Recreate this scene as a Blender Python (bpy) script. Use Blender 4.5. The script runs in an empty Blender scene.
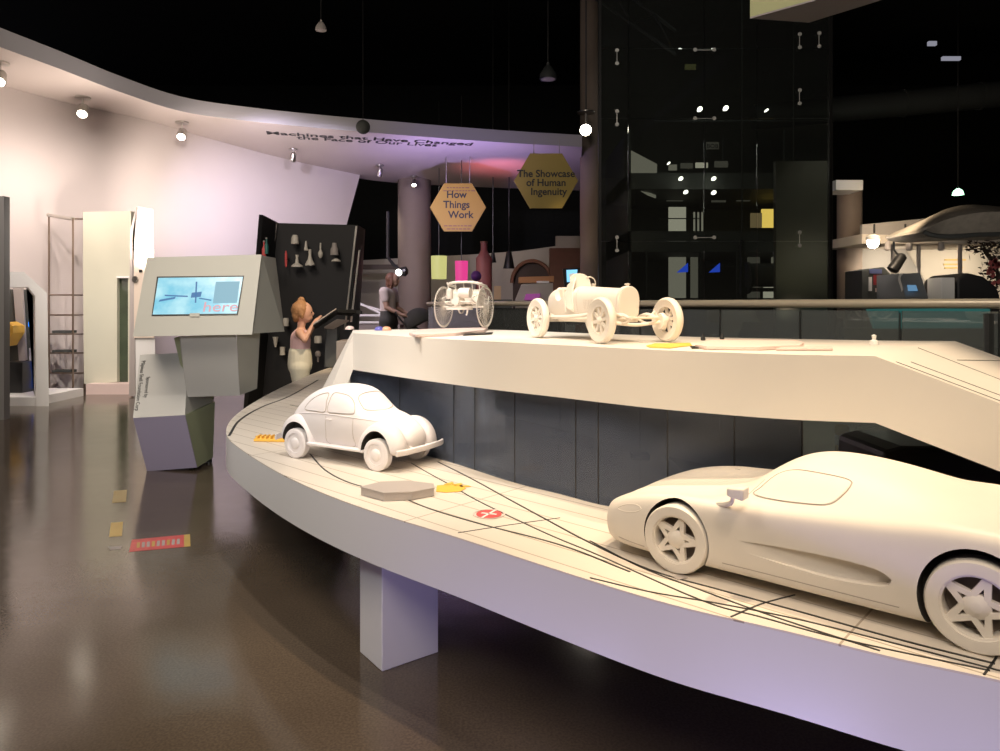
import bpy, bmesh, math, random
from mathutils import Vector, Matrix, Euler
from mathutils.bvhtree import BVHTree
random.seed(4)
PI = math.pi
sc = bpy.context.scene
C = sc.collection
F, HZ, EYE = 700.0, 305.0, 1.1          # focal length in pixels, horizon row, eye height
QL, QU = 0.593, 0.122                   # eye above the low deck / above the raised deck
ZL, ZU = EYE-QL, EYE-QU

def P(px, py, Y):
    return Vector(((px-500)/F*Y, Y, EYE-(py-HZ)/F*Y))
def dp(px, py, q):
    Y = F*q/(py-HZ)
    return Vector(((px-500)/F*Y, Y, EYE-q))
def fl(px, py): return dp(px, py, EYE)
def up(px, py, z): return dp(px, py, EYE-z)

# ------------------------------------------------------------------ materials
def mat(name, col, rough=.5, metal=0, emis=None, es=0, noise=0, nscale=8, coat=0, bump=0, spec=.5):
    m = bpy.data.materials.new(name); m.use_nodes = True
    nt = m.node_tree; b = nt.nodes['Principled BSDF']
    b.inputs['Base Color'].default_value = (*col, 1)
    b.inputs['Roughness'].default_value = rough
    b.inputs['Metallic'].default_value = metal
    b.inputs['Specular IOR Level'].default_value = spec
    b.inputs['Coat Weight'].default_value = coat
    if emis:
        b.inputs['Emission Color'].default_value = (*emis, 1)
        b.inputs['Emission Strength'].default_value = es
    tc = nt.nodes.new('ShaderNodeTexCoord')
    n = nt.nodes.new('ShaderNodeTexNoise'); n.inputs['Scale'].default_value = nscale
    n.inputs['Detail'].default_value = 4
    nt.links.new(tc.outputs['Object'], n.inputs['Vector'])
    if noise:
        mx = nt.nodes.new('ShaderNodeMix'); mx.data_type = 'RGBA'
        mx.inputs[6].default_value = (*[c*(1-noise) for c in col], 1)
        mx.inputs[7].default_value = (*[min(1, c*(1+noise)) for c in col], 1)
        nt.links.new(n.outputs['Fac'], mx.inputs[0])
        nt.links.new(mx.outputs[2], b.inputs['Base Color'])
    if bump:
        bp = nt.nodes.new('ShaderNodeBump'); bp.inputs['Strength'].default_value = bump
        bp.inputs['Distance'].default_value = .01
        nt.links.new(n.outputs['Fac'], bp.inputs['Height'])
        nt.links.new(bp.outputs['Normal'], b.inputs['Normal'])
    return m
def glassmat(name, tint, refl=.06, rough=.01, film=None, fk=.3, ior=1.5):
    m = bpy.data.materials.new(name); m.use_nodes = True
    nt = m.node_tree; nt.nodes.clear()
    o = nt.nodes.new('ShaderNodeOutputMaterial'); mx = nt.nodes.new('ShaderNodeMixShader')
    t = nt.nodes.new('ShaderNodeBsdfTransparent'); t.inputs[0].default_value = (*tint, 1)
    g = nt.nodes.new('ShaderNodeBsdfGlossy'); g.inputs['Roughness'].default_value = rough
    g.inputs['Color'].default_value = (.9, .95, 1, 1)
    lw = nt.nodes.new('ShaderNodeFresnel'); lw.inputs['IOR'].default_value = ior
    ad = nt.nodes.new('ShaderNodeMath'); ad.operation = 'ADD'; ad.inputs[1].default_value = refl; ad.use_clamp = True
    nt.links.new(lw.outputs[0], ad.inputs[0]); nt.links.new(ad.outputs[0], mx.inputs[0])
    src = t.outputs[0]
    if film:
        df = nt.nodes.new('ShaderNodeBsdfDiffuse'); df.inputs[0].default_value = (*film, 1)
        m2 = nt.nodes.new('ShaderNodeMixShader'); m2.inputs[0].default_value = fk
        nt.links.new(t.outputs[0], m2.inputs[1]); nt.links.new(df.outputs[0], m2.inputs[2]); src = m2.outputs[0]
    nt.links.new(src, mx.inputs[1]); nt.links.new(g.outputs[0], mx.inputs[2])
    nt.links.new(mx.outputs[0], o.inputs[0])
    return m
M = {}
M['wall'] = mat('painted_plaster', (.72, .66, .64), .7, noise=.03, nscale=2)
M['soffit'] = mat('soffit_paint', (.74, .66, .62), .6, noise=.03, nscale=2)
M['band'] = mat('fascia_grey_paint', (.42, .41, .44), .6)
M['black'] = mat('black_ceiling_paint', (.012, .014, .014), .8, noise=.4)
M['duct'] = mat('dark_duct_metal', (.05, .055, .055), .5, metal=.3)
M['carwhite'] = mat('matte_white_model_paint', (.80, .75, .68), .5, noise=.02, nscale=30)
M['carwhite2'] = mat('cool_white_model_paint', (.80, .76, .76), .5, noise=.02, nscale=30)
M['wellshade'] = mat('wheel_well_shade', (.05, .045, .04), .8)  # wheel-well shade put into the colour; the axles share it
M['deckside'] = mat('platform_white_laminate', (.76, .76, .76), .4, noise=.02, nscale=3)
M['upper'] = mat('raised_platform_laminate', (.78, .74, .68), .45, noise=.02, nscale=3)
M['line'] = mat('printed_black_line', (.02, .02, .02), .5)
M['yellow'] = mat('yellow_vinyl', (.85, .50, .08), .5)
M['red'] = mat('red_vinyl', (.75, .10, .10), .5)
M['greyp'] = mat('grey_plinth', (.42, .38, .36), .6, noise=.05)
M['pinkp'] = mat('pinkish_plinth', (.72, .58, .54), .5)
M['kiosk'] = mat('kiosk_grey_laminate', (.44, .44, .39), .45, noise=.03)
M['kioskl'] = mat('kiosk_pale_laminate', (.58, .58, .55), .45)
M['kioskv'] = mat('kiosk_violet_laminate', (.52, .48, .66), .45)
M['kioskg'] = mat('kiosk_green_laminate', (.54, .60, .38), .45)
M['column'] = mat('beige_column', (.24, .19, .16), .7, noise=.05)
M['column2'] = mat('grey_column', (.20, .20, .19), .6, noise=.05)
M['steel'] = mat('brushed_steel', (.62, .60, .56), .3, metal=1)
M['chrome'] = mat('polished_steel', (.75, .74, .72), .12, metal=1)
M['blackm'] = mat('black_metal', (.02, .02, .02), .35)
M['blackcase'] = mat('black_case_lining', (.014, .014, .016), .6)
M['glassd'] = glassmat('tinted_glass', (.42, .47, .55), .0, .12, (.17, .20, .27), .38, 1.22)
M['glassr'] = glassmat('railing_glass', (.66, .74, .74), .02, .02, (.34, .38, .38), .22)
M['glasst'] = glassmat('tower_glass', (.74, .78, .74), .01, .02, (.10, .10, .10), .10, 1.3)
M['slab'] = mat('dark_concrete', (.07, .075, .07), .8, noise=.2)
M['tower'] = mat('dark_steel_frame', (.045, .048, .045), .5)
M['skin'] = mat('skin', (.72, .42, .30), .5)
M['hair'] = mat('sandy_hair', (.42, .22, .10), .6, noise=.3, nscale=60)
M['hair2'] = mat('brown_hair', (.14, .06, .035), .6, noise=.3, nscale=60)
M['pink'] = mat('pink_cotton', (.88, .60, .62), .8)
M['cream'] = mat('cream_cotton', (.80, .78, .64), .8)
M['tee'] = mat('white_cotton', (.62, .54, .50), .8)
M['darkc'] = mat('dark_cloth', (.05, .05, .045), .8)
M['white'] = mat('white_enamel', (.85, .85, .83), .4)
M['beige'] = mat('beige_wall_paint', (.42, .38, .33), .8, noise=.04)
M['brown'] = mat('brown_wood', (.20, .09, .055), .5, noise=.2)
M['darkb'] = mat('dark_brown', (.05, .03, .022), .6)
M['rail'] = mat('satin_steel_handrail', (.66, .60, .48), .3, metal=.35)
def lit(name, col, s): return mat(name, (.0, .0, .0), .5, emis=col, es=s)
M['lamp'] = lit('lamp_glow', (1, .88, .72), 30)
M['lampdim'] = lit('downlight_glow', (1, .95, .85), 6)

def floor_material():
    m = mat('polished_brown_concrete', (.085, .058, .040), .2)
    nt = m.node_tree; b = nt.nodes['Principled BSDF']
    tc = nt.nodes.new('ShaderNodeTexCoord')
    n1 = nt.nodes.new('ShaderNodeTexNoise'); n1.inputs['Scale'].default_value = 1.1; n1.inputs['Detail'].default_value = 6
    n2 = nt.nodes.new('ShaderNodeTexNoise'); n2.inputs['Scale'].default_value = 140; n2.inputs['Detail'].default_value = 2
    for n in (n1, n2): nt.links.new(tc.outputs['Object'], n.inputs['Vector'])
    cr = nt.nodes.new('ShaderNodeValToRGB')
    cr.color_ramp.elements[0].position = .3; cr.color_ramp.elements[0].color = (.085, .064, .046, 1)
    cr.color_ramp.elements[1].position = .75; cr.color_ramp.elements[1].color = (.135, .105, .076, 1)
    mx = nt.nodes.new('ShaderNodeMix'); mx.data_type = 'RGBA'; mx.blend_type = 'MULTIPLY'; mx.inputs[0].default_value = .5
    cr2 = nt.nodes.new('ShaderNodeValToRGB')
    cr2.color_ramp.elements[0].position = .35; cr2.color_ramp.elements[0].color = (.45, .45, .45, 1)
    cr2.color_ramp.elements[1].position = .65; cr2.color_ramp.elements[1].color = (1, 1, 1, 1)
    nt.links.new(n1.outputs['Fac'], cr.inputs[0]); nt.links.new(n2.outputs['Fac'], cr2.inputs[0])
    nt.links.new(cr.outputs[0], mx.inputs[6]); nt.links.new(cr2.outputs[0], mx.inputs[7])
    nt.links.new(mx.outputs[2], b.inputs['Base Color'])
    mr = nt.nodes.new('ShaderNodeMapRange'); mr.inputs['To Min'].default_value = .08; mr.inputs['To Max'].default_value = .20
    nt.links.new(n1.outputs['Fac'], mr.inputs['Value']); nt.links.new(mr.outputs[0], b.inputs['Roughness'])
    bp = nt.nodes.new('ShaderNodeBump'); bp.inputs['Strength'].default_value = .12; bp.inputs['Distance'].default_value = .01
    n3 = nt.nodes.new('ShaderNodeTexNoise'); n3.inputs['Scale'].default_value = 6
    nt.links.new(tc.outputs['Object'], n3.inputs['Vector'])
    nt.links.new(n3.outputs['Fac'], bp.inputs['Height']); nt.links.new(bp.outputs['Normal'], b.inputs['Normal'])
    return m
M['floor'] = floor_material()
def deck_material():
    m = mat('platform_top_board', (.74, .68, .60), .45)
    nt = m.node_tree; b = nt.nodes['Principled BSDF']
    tc = nt.nodes.new('ShaderNodeTexCoord'); mp = nt.nodes.new('ShaderNodeMapping')
    mp.inputs['Rotation'].default_value = (0, 0, .75)
    br = nt.nodes.new('ShaderNodeTexBrick'); br.offset = 0
    br.inputs['Color1'].default_value = (.74, .68, .60, 1); br.inputs['Color2'].default_value = (.72, .665, .59, 1)
    br.inputs['Mortar'].default_value = (.40, .34, .27, 1); br.inputs['Scale'].default_value = 1
    br.inputs['Mortar Size'].default_value = .0022; br.inputs['Brick Width'].default_value = 1.1; br.inputs['Row Height'].default_value = .085
    nt.links.new(tc.outputs['Object'], mp.inputs[0]); nt.links.new(mp.outputs[0], br.inputs['Vector'])
    nt.links.new(br.outputs['Color'], b.inputs['Base Color'])
    return m
M['deck'] = deck_material()

# ------------------------------------------------------------------ mesh helpers
def link(o, parent=None):
    C.objects.link(o)
    if parent is not None: o.parent = parent
    return o
def obj(name, bm, m, parent=None, smooth=False, recalc=True):
    if recalc: bmesh.ops.recalc_face_normals(bm, faces=bm.faces[:])
    me = bpy.data.meshes.new(name); bm.to_mesh(me); bm.free()
    for x in (m if isinstance(m, (list, tuple)) else [m]): me.materials.append(x)
    if smooth:
        for p in me.polygons: p.use_smooth = True
        if smooth != 'all':
            try: me.set_sharp_from_angle(angle=math.radians(38))
            except Exception: pass
    return link(bpy.data.objects.new(name, me), parent)
def tag(o, label=None, cat=None, group=None, kind=None):
    if label: o['label'] = label
    if cat: o['category'] = cat
    if group: o['group'] = group
    if kind: o['kind'] = kind
    return o
def empty(name, loc, rz=0, **k):
    o = bpy.data.objects.new(name, None); C.objects.link(o)
    o.location = loc; o.rotation_euler = (0, 0, rz); o.empty_display_size = .1
    return tag(o, **k)
def copy_tree(o, parent=None):
    c = o.copy(); C.objects.link(c)
    if parent is not None: c.parent = parent
    for ch in list(o.children): copy_tree(ch, c)
    return c
def box(bm, c, s, rot=None):
    M4 = Matrix.Translation(c) @ (rot.to_4x4() if rot else Matrix.Identity(4)) @ Matrix.Diagonal((*s, 1))
    return bmesh.ops.create_cube(bm, size=1, matrix=M4)['verts']
def hull(bm, pts):
    vs = [bm.verts.new(p) for p in pts]
    r = bmesh.ops.convex_hull(bm, input=vs)
    junk = [v for v in set(r['geom_interior']+r['geom_unused']) if isinstance(v, bmesh.types.BMVert)]
    if junk: bmesh.ops.delete(bm, geom=junk, context='VERTS')
def prism(bm, poly, off):
    a = [bm.verts.new(p) for p in poly]; b = [bm.verts.new(Vector(p)+Vector(off)) for p in poly]
    n = len(a); bm.faces.new(a); bm.faces.new(b[::-1])
    for i in range(n): bm.faces.new((a[i], b[i], b[(i+1) % n], a[(i+1) % n]))
def tube(bm, pts, r, n=8, closed=False, cap=True):
    pts = [Vector(p) for p in pts]; rings = []; N = len(pts)
    rr = r if isinstance(r, (list, tuple)) else [r]*N
    prev = None
    for i, p in enumerate(pts):
        if closed: t = (pts[(i+1) % N]-pts[i-1])
        else: t = pts[min(i+1, N-1)]-pts[max(i-1, 0)]
        t.normalize()
        if prev is None:
            u = t.orthogonal().normalized()
        else:
            u = (prev-t*prev.dot(t))
            u = u.normalized() if u.length > 1e-6 else t.orthogonal().normalized()
        prev = u; v = t.cross(u)
        rings.append([bm.verts.new(p+(u*math.cos(a)+v*math.sin(a))*rr[i]) for a in [2*PI*k/n for k in range(n)]])
    rng = range(N) if closed else range(N-1)
    for i in rng:
        A, B = rings[i], rings[(i+1) % N]
        sh = 0
        if closed and i == N-1:
            sh = min(range(n), key=lambda s: (A[0].co-B[s].co).length)
        for k in range(n):
            bm.faces.new((A[k], A[(k+1) % n], B[(k+1+sh) % n], B[(k+sh) % n]))
    if cap and not closed:
        bm.faces.new(rings[0][::-1]); bm.faces.new(rings[-1])
def lathe(bm, prof, n=32, axis='Z', c=(0, 0, 0), full=True, closed=False):
    c = Vector(c); rings = []
    for r, h in prof:
        ring = []
        for k in range(n):
            a = 2*PI*k/n; x, y = math.cos(a)*r, math.sin(a)*r
            v = Vector((x, y, h)) if axis == 'Z' else (Vector((x, h, y)) if axis == 'Y' else Vector((h, x, y)))
            ring.append(bm.verts.new(c+v))
        rings.append(ring)
    m = len(rings)
    for i in range(m if closed else m-1):
        A, B = rings[i], rings[(i+1) % m]
        for k in range(n): bm.faces.new((A[k], A[(k+1) % n], B[(k+1) % n], B[k]))
    if not closed and full:
        bm.faces.new(rings[0][::-1]); bm.faces.new(rings[-1])
def cyl(bm, a, b, r, n=16): tube(bm, [a, b], r, n)
def bev(o, w=.004, seg=2):
    m = o.modifiers.new('b', 'BEVEL'); m.width = w; m.segments = seg; m.limit_method = 'ANGLE'
    return o
def bake(o):
    dg = bpy.context.evaluated_depsgraph_get(); dg.update()
    me = bpy.data.meshes.new_from_object(o.evaluated_get(dg), depsgraph=dg)
    old = o.data; mats = [m for m in old.materials]
    o.modifiers.clear(); o.data = me
    return o
def pbox(x0, y0, x1, y1, Y, d, bm=None):
    bm = bm or bmesh.new()
    prism(bm, [P(x0, y0, Y), P(x1, y0, Y), P(x1, y1, Y), P(x0, y1, Y)], (0, d, 0))
    return bm
def pthing(name, m, x0, y0, x1, y1, Y, d, label, cat, group=None, bevel=0):
    o = obj(name, pbox(x0, y0, x1, y1, Y, d), m)
    if bevel: bev(o, bevel)
    return tag(o, label, cat, group)
def text(name, body, size, loc, rot, m, parent=None, ext=.001, align='LEFT', sx=1, bold=.0):
    cu = bpy.data.curves.new(name, 'FONT'); cu.body = body; cu.size = size; cu.extrude = ext; cu.offset = bold*size
    cu.align_x = align; cu.materials.append(m)
    tmp = bpy.data.objects.new(name, cu); C.objects.link(tmp)
    dg = bpy.context.evaluated_depsgraph_get()
    me = bpy.data.meshes.new_from_object(tmp.evaluated_get(dg)); bpy.data.objects.remove(tmp)
    if not me.materials: me.materials.append(m)
    o = bpy.data.objects.new(name, me); link(o, parent)
    if isinstance(rot, Matrix):
        o.matrix_local = Matrix.Translation(loc) @ rot.to_4x4()
    else:
        o.location = loc; o.rotation_euler = rot
    o.scale.x *= sx
    return o
def frame3(x, y):
    x = Vector(x).normalized(); y = Vector(y); y = (y-x*y.dot(x)).normalized(); z = x.cross(y)
    return Matrix((x, y, z)).transposed()
def lin(a, b, n): return [a+(b-a)*i/(n-1) for i in range(n)]
def catmull(pts, sub=6, closed=False):
    pts = [Vector(p) for p in pts]; out = []; N = len(pts)
    for i in range(N if closed else N-1):
        p0 = pts[(i-1) % N] if closed or i > 0 else pts[0]*2-pts[1]
        p1 = pts[i]; p2 = pts[(i+1) % N]
        p3 = pts[(i+2) % N] if closed or i+2 < N else pts[-1]*2-pts[-2]
        for k in range(sub):
            t = k/sub
            out.append(.5*((2*p1)+(p2-p0)*t+(2*p0-5*p1+4*p2-p3)*t*t+(3*p1-p0-3*p2+p3)*t**3))
    if not closed: out.append(pts[-1])
    return out

# ------------------------------------------------------------------ camera
cd = bpy.data.cameras.new('camera'); cam = bpy.data.objects.new('camera', cd); C.objects.link(cam)
cam.location = (0, 0, EYE); cam.rotation_euler = (PI/2, 0, 0)
cd.sensor_width = 36; cd.lens = F/1000*36; cd.shift_y = -(375.5-HZ)/1000
cd.clip_start = .02; cd.clip_end = 200
sc.camera = cam
sc.view_settings.view_transform = 'Standard'; sc.view_settings.look = 'None'
sc.view_settings.exposure = 0; sc.view_settings.gamma = 1; sc.view_settings.use_curve_mapping = False
w = bpy.data.worlds.new('dim_hall'); sc.world = w; w.use_nodes = True
w.node_tree.nodes['Background'].inputs[0].default_value = (.75, .72, .85, 1)
w.node_tree.nodes['Background'].inputs[1].default_value = .05
sc.cycles.max_bounces = 7; sc.cycles.transparent_max_bounces = 16
sc.cycles.sample_clamp_indirect = 4; sc.cycles.caustics_reflective = False; sc.cycles.caustics_refractive = False


# ------------------------------------------------------------------ the room
def struct(o): o['kind'] = 'structure'; return o
bm = bmesh.new(); box(bm, (1, 9, -.05), (30, 26, .1)); struct(obj('floor', bm, M['floor']))
bm = bmesh.new(); box(bm, (1, 9, 8.1), (30, 26, .2)); struct(obj('ceiling', bm, M['black']))
bm = bmesh.new(); box(bm, (1, 22.1, 4), (30, .2, 8)); struct(obj('wall_back', bm, M['black']))
bm = bmesh.new(); box(bm, (16.1, 9, 4), (.2, 26, 8)); struct(obj('wall_right', bm, M['black']))
bm = bmesh.new(); box(bm, (1, -4.1, 4), (30, .2, 8)); struct(obj('wall_front', bm, M['black']))
SZ = 3.75
wj = [(-260, 20), (-150, 48), (-60, 68), (0, 85), (60, 101), (110, 112), (150, 121), (215, 140), (290, 160), (360, 175)]
wp = catmull([up(a, b, 0) * 1.0 if False else Vector((*up(a, b, SZ).xy, 0)) for a, b in wj], 4)
# curved white wall with a raked right end
bm = bmesh.new(); f0, f1, b0, b1 = [], [], [], []
dist = 0; ie = len(wp)-1
while dist < 1.3: dist += (wp[ie]-wp[ie-1]).length; ie -= 1
for i, p in enumerate(wp):
    t = (wp[min(i+1, len(wp)-1)]-wp[max(i-1, 0)]).normalized(); n = Vector((-t.y, t.x, 0))
    base = p.copy()
    if i > ie: base = wp[ie]+(p-wp[ie])*.02
    f0.append(bm.verts.new((base.x, base.y, 0))); f1.append(bm.verts.new((p.x, p.y, SZ)))
    q = p+n*.18; qb = base+n*.18
    b0.append(bm.verts.new((qb.x, qb.y, 0))); b1.append(bm.verts.new((q.x, q.y, SZ)))
# keep the raked bottom from folding over the last segments
for i in range(len(wp)-1):
    bm.faces.new((f0[i], f0[i+1], f1[i+1], f1[i])); bm.faces.new((b0[i+1], b0[i], b1[i], b1[i+1]))
    bm.faces.new((f0[i+1], f0[i], b0[i], b0[i+1])); bm.faces.new((f1[i], f1[i+1], b1[i+1], b1[i]))
bm.faces.new((f0[0], f1[0], b1[0], b0[0])); bm.faces.new((f1[-1], f0[-1], b0[-1], b1[-1]))
# drop intermediate columns near the end so that the rake is clean
wall = struct(obj('wall_left', bm, M['wall'], smooth=True))
# soffit: underside strip + front band
ne = [(-260, -60), (-150, -14), (-60, 24), (0, 47), (60, 69), (120, 92), (180, 111), (240, 120), (330, 129), (480, 141), (582, 147)]
fe = [(-300, -20), (-190, 30), (-90, 60), (-20, 80), (45, 97), (110, 112), (190, 133), (280, 158), (370, 177.5), (470, 184), (581, 188)]
nw = catmull([Vector((*up(a, b, SZ).xy, 0)) for a, b in ne], 5)
fw = catmull([Vector((*up(a, b, SZ).xy, 0)) for a, b in fe], 5)
BH = .2
bm = bmesh.new(); A, B, A2, B2 = [], [], [], []
for p, q in zip(nw, fw):
    A.append(bm.verts.new((p.x, p.y, SZ))); B.append(bm.verts.new((q.x-.0, q.y+.35, SZ)))
    A2.append(bm.verts.new((p.x, p.y, SZ+BH))); B2.append(bm.verts.new((q.x, q.y+.35, SZ+BH)))
for i in range(len(A)-1):
    f = bm.faces.new((A[i], B[i], B[i+1], A[i+1])); f.material_index = 0
    f = bm.faces.new((A[i], A[i+1], A2[i+1], A2[i])); f.material_index = 1
    f = bm.faces.new((A2[i], A2[i+1], B2[i+1], B2[i])); f.material_index = 2
    f = bm.faces.new((B[i+1], B[i], B2[i], B2[i+1])); f.material_index = 1
for i in (0, -1):
    f = bm.faces.new((A[i], B[i], B2[i], A2[i])); f.material_index = 1
soffit = struct(obj('trim_1', bm, [M['soffit'], M['band'], M['black']], smooth=True))
a0, a1 = up(266, 134, SZ), up(471, 145.5, SZ)
xd = (a1-a0).normalized(); R3 = frame3(xd, (xd.y, -xd.x, 0))
t1 = text('wall_text', 'Machines that Have Changed', .30, a0+Vector((0, 0, -.004)), R3, M['line'], soffit, .001, bold=.012)
k1 = (a1-a0).length/max(v.co.x for v in t1.data.vertices); t1.scale.x = k1
a2 = up(297, 138.8, SZ)
t2 = text('wall_text', 'the Face of Our Lives', .30, a2+Vector((0, 0, -.004)), R3, M['line'], soffit, .001, bold=.012)
t2.scale.x = (up(437, 145.5, SZ)-a2).length/max(v.co.x for v in t2.data.vertices)

# dark ceiling services: ducts and trusses
def duct(name, a, b, r, label, cat, sq=False):
    bm = bmesh.new(); a = Vector(a); b = Vector(b)
    cyl(bm, a, b, r, 14)
    L = (b-a).length; n = int(L/1.4); d = (b-a).normalized()
    for i in range(1, n):
        p = a+d*(L*i/n); cyl(bm, p-d*.03, p+d*.03, r*1.08, 14)
    return tag(obj(name, bm, M['duct'], smooth=True), label, cat)
def truss(a, b, h, label):
    t = empty('ceiling_truss', a, label=label, cat='truss', group='black roof trusses')
    a = Vector(a); b = Vector(b); L = b-a; n = max(4, int(L.length/.8))
    bm = bmesh.new(); u = Vector((0, 0, h))
    tube(bm, [(0, 0, 0), L], .03, 6); tube(bm, [u, L+u], .03, 6); obj('chord', bm, M['duct'], t)
    bm = bmesh.new()
    for i in range(n):
        p = L*(i/n); q = L*((i+1)/n)
        tube(bm, [p+(u if i % 2 else Vector()), q+(Vector() if i % 2 else u)], .018, 5)
    obj('web', bm, M['duct'], t)
duct('ceiling_duct', (-8, 9.5, 6.4), (4, 6.5, 6.3), .22, 'black air duct running under the dark ceiling above the grey band', 'duct')
duct('ceiling_duct', (1.5, 7, 5.9), (14, 12, 5.7), .3, 'thick dark duct crossing the ceiling right of the glass tower', 'duct')
duct('ceiling_duct', (5, 13.8, 4.8), (15, 13.2, 5.6), .25, 'dark duct hanging lowest, above the curved grey canopy', 'duct')
truss((-7, 6.5, 6.0), (6, 10.5, 6.0), .5, 'black lattice roof truss over the white curved wall')
truss((-2, 5, 5.2), (3, 12, 5.4), .4, 'black lattice roof truss over the yellow hexagon signs')
truss((5, 9, 6), (15, 10.5, 6), .5, 'black lattice roof truss at upper right beyond the hanging box')

# far beige wall behind the first column and arch
bm = bmesh.new(); prism(bm, [P(330, 262, 17.5), P(440, 256, 17.5), P(445, 400, 17.5), P(330, 400, 17.5)], (0, .2, 0)); struct(obj('wall_far', bm, M['beige']))
bm = bmesh.new()
prism(bm, [P(425, 257, 17.2), P(480, 254, 17.2), P(520, 251, 17.2), P(556, 246, 17.2), P(556, 236, 17.2), P(590, 236, 17.2), P(590, 400, 17.2), P(425, 400, 17.2)], (0, .2, 0))
struct(obj('wall_far', bm, M['beige']))
# columns
def column(px0, px1, Y, ztop, m, name, zb=0):
    c = P((px0+px1)/2, HZ, Y); r = (px1-px0)/2/F*Y
    bm = bmesh.new(); lathe(bm, [(r, zb), (r, ztop)], 40, c=(c.x, c.y, 0)); return struct(obj(name, bm, m, smooth=True))
column(398, 431, 14.9, SZ, M['column'], 'column_middle')
column(580, 600, 12.6, 8, M['column'], 'column_tower')
column(838, 861, 11.5, EYE+115/F*11.5, M['column'], 'column_right')
pthing('column_cap_light', M['white'], 836, 180, 863, 190, 10.9, .5, 'white light shelf around the top of the column right of the tower', 'light shelf')

# soffit spotlights
def spotlight(pos, aim, label, on=True, s=1, group='soffit spotlights', m=None):
    t = empty('spotlight', pos, label=label, cat='spotlight', group=group)
    m = m or M['steel']
    bm = bmesh.new(); lathe(bm, [(.09*s, -.02), (.09*s, 0)], 20); obj('ceiling_plate', bm, m, t, True)
    bm = bmesh.new(); cyl(bm, (0, 0, -.02), (0, 0, -.12*s), .012*s, 8); obj('stem', bm, m, t)
    d = (Vector(aim)-Vector(pos)).normalized()
    c = Vector((0, 0, -.17*s)); rot = d.to_track_quat('Z', 'Y').to_matrix().to_4x4()
    bm = bmesh.new(); lathe(bm, [(.035*s, -.1*s), (.06*s, -.07*s), (.065*s, .09*s), (.055*s, .09*s), (.05*s, .02*s)], 20)
    bmesh.ops.transform(bm, matrix=Matrix.Translation(c) @ rot, verts=bm.verts[:]); obj('lamp_head', bm, m, t, True)
    bm = bmesh.new(); lathe(bm, [(.052*s, .05*s), (.052*s, .07*s), (.02*s, .085*s)], 20)
    bmesh.ops.transform(bm, matrix=Matrix.Translation(c) @ rot, verts=bm.verts[:]); obj('bulb', bm, M['lamp'] if on else M['blackm'], t, True)
    return t
cam0 = Vector((0, 0, EYE))
def aimmix(p, k=1.2):
    p = Vector(p); return p+((cam0-p).normalized()*k+Vector((-.25, .1, -.7)))
spots = [((0, 62), 'white soffit spotlight at the far left edge, shining on the curved wall'),
         ((83, 97), 'white soffit spotlight between the grey band and the wall, above the tall white panel'),
         ((182, 122), 'brightest soffit spotlight, glaring above the touchscreen kiosk')]
for (a, b), l in spots:
    p = up(a, b, SZ); spotlight(p, aimmix(p), l, True, 1.0)
p = P(95, -50, 7.4); t = spotlight(p, p+(cam0-p).normalized()*.6+Vector((0, 0, -1.0)), 'ceiling spotlight above the picture, mirrored in the polished floor', True, 1.5, None)
bm = bmesh.new(); cyl(bm, (0, 0, 0), (0, 0, 8-p.z), .012, 6); obj('drop_rod', bm, M['duct'], t)
for a, b, l in [(293, 149, 'unlit spotlight under the soffit lettering'), (380, 165, 'small unlit spotlight under the soffit left of the middle column'),
                (414, 176, 'small lit spotlight in front of the top of the middle column')]:
    p = up(a, b, SZ); spotlight(p, p+Vector((.1, -.6, -1)) if a > 400 else p+Vector((-.3, .5, -1)), l, a > 400, .8)
# sphere hanging at the band
p = P(363, 127, 10.4); t = empty('ball_speaker', p, label='grey ball speaker hanging in front of the grey band', cat='speaker')
bm = bmesh.new(); bmesh.ops.create_uvsphere(bm, u_segments=24, v_segments=16, radius=.105); obj('ball', bm, M['slab'], t, 'all')
bm = bmesh.new(); cyl(bm, (0, 0, .1), (0, 0, 8-p.z), .006, 6); obj('cable', bm, M['blackm'], t)
# glaring lamp by the tower
p = P(586, 112, 11.9); t = spotlight(p, (0, 3, 1.0), 'large glaring floodlight hanging beside the glass tower top', True, 1.7, None)
bm = bmesh.new(); cyl(bm, (0, 0, 0), (0, 0, 4), .012, 6); obj('drop_rod', bm, M['duct'], t)
# dark dome camera + small luminaires high up
def pendant(px, py, Y, r, label, m, on=None):
    p = P(px, py, Y); t = empty('pendant_lamp', p, label=label, cat='pendant lamp')
    bm = bmesh.new(); lathe(bm, [(r, -r*.6), (r*.95, 0), (r*.45, r*.8), (r*.2, r), (r*.2, r*1.3)], 20); obj('lamp_shade', bm, m, t, True)
    bm = bmesh.new(); cyl(bm, (0, 0, r), (0, 0, 8-p.z), .008, 6); obj('cable', bm, M['blackm'], t)
    bm = bmesh.new(); lathe(bm, [(r*.8, -r*.62), (r*.8, -r*.55)], 20); obj('diffuser', bm, on or M['greyp'], t)
pendant(548, 74, 10.5, .13, 'grey bell pendant under the dark ceiling, above the second hexagon sign', M['duct'])
pendant(321, 27, 9, .07, 'small grey pendant high above the grey band', M['greyp'])

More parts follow.
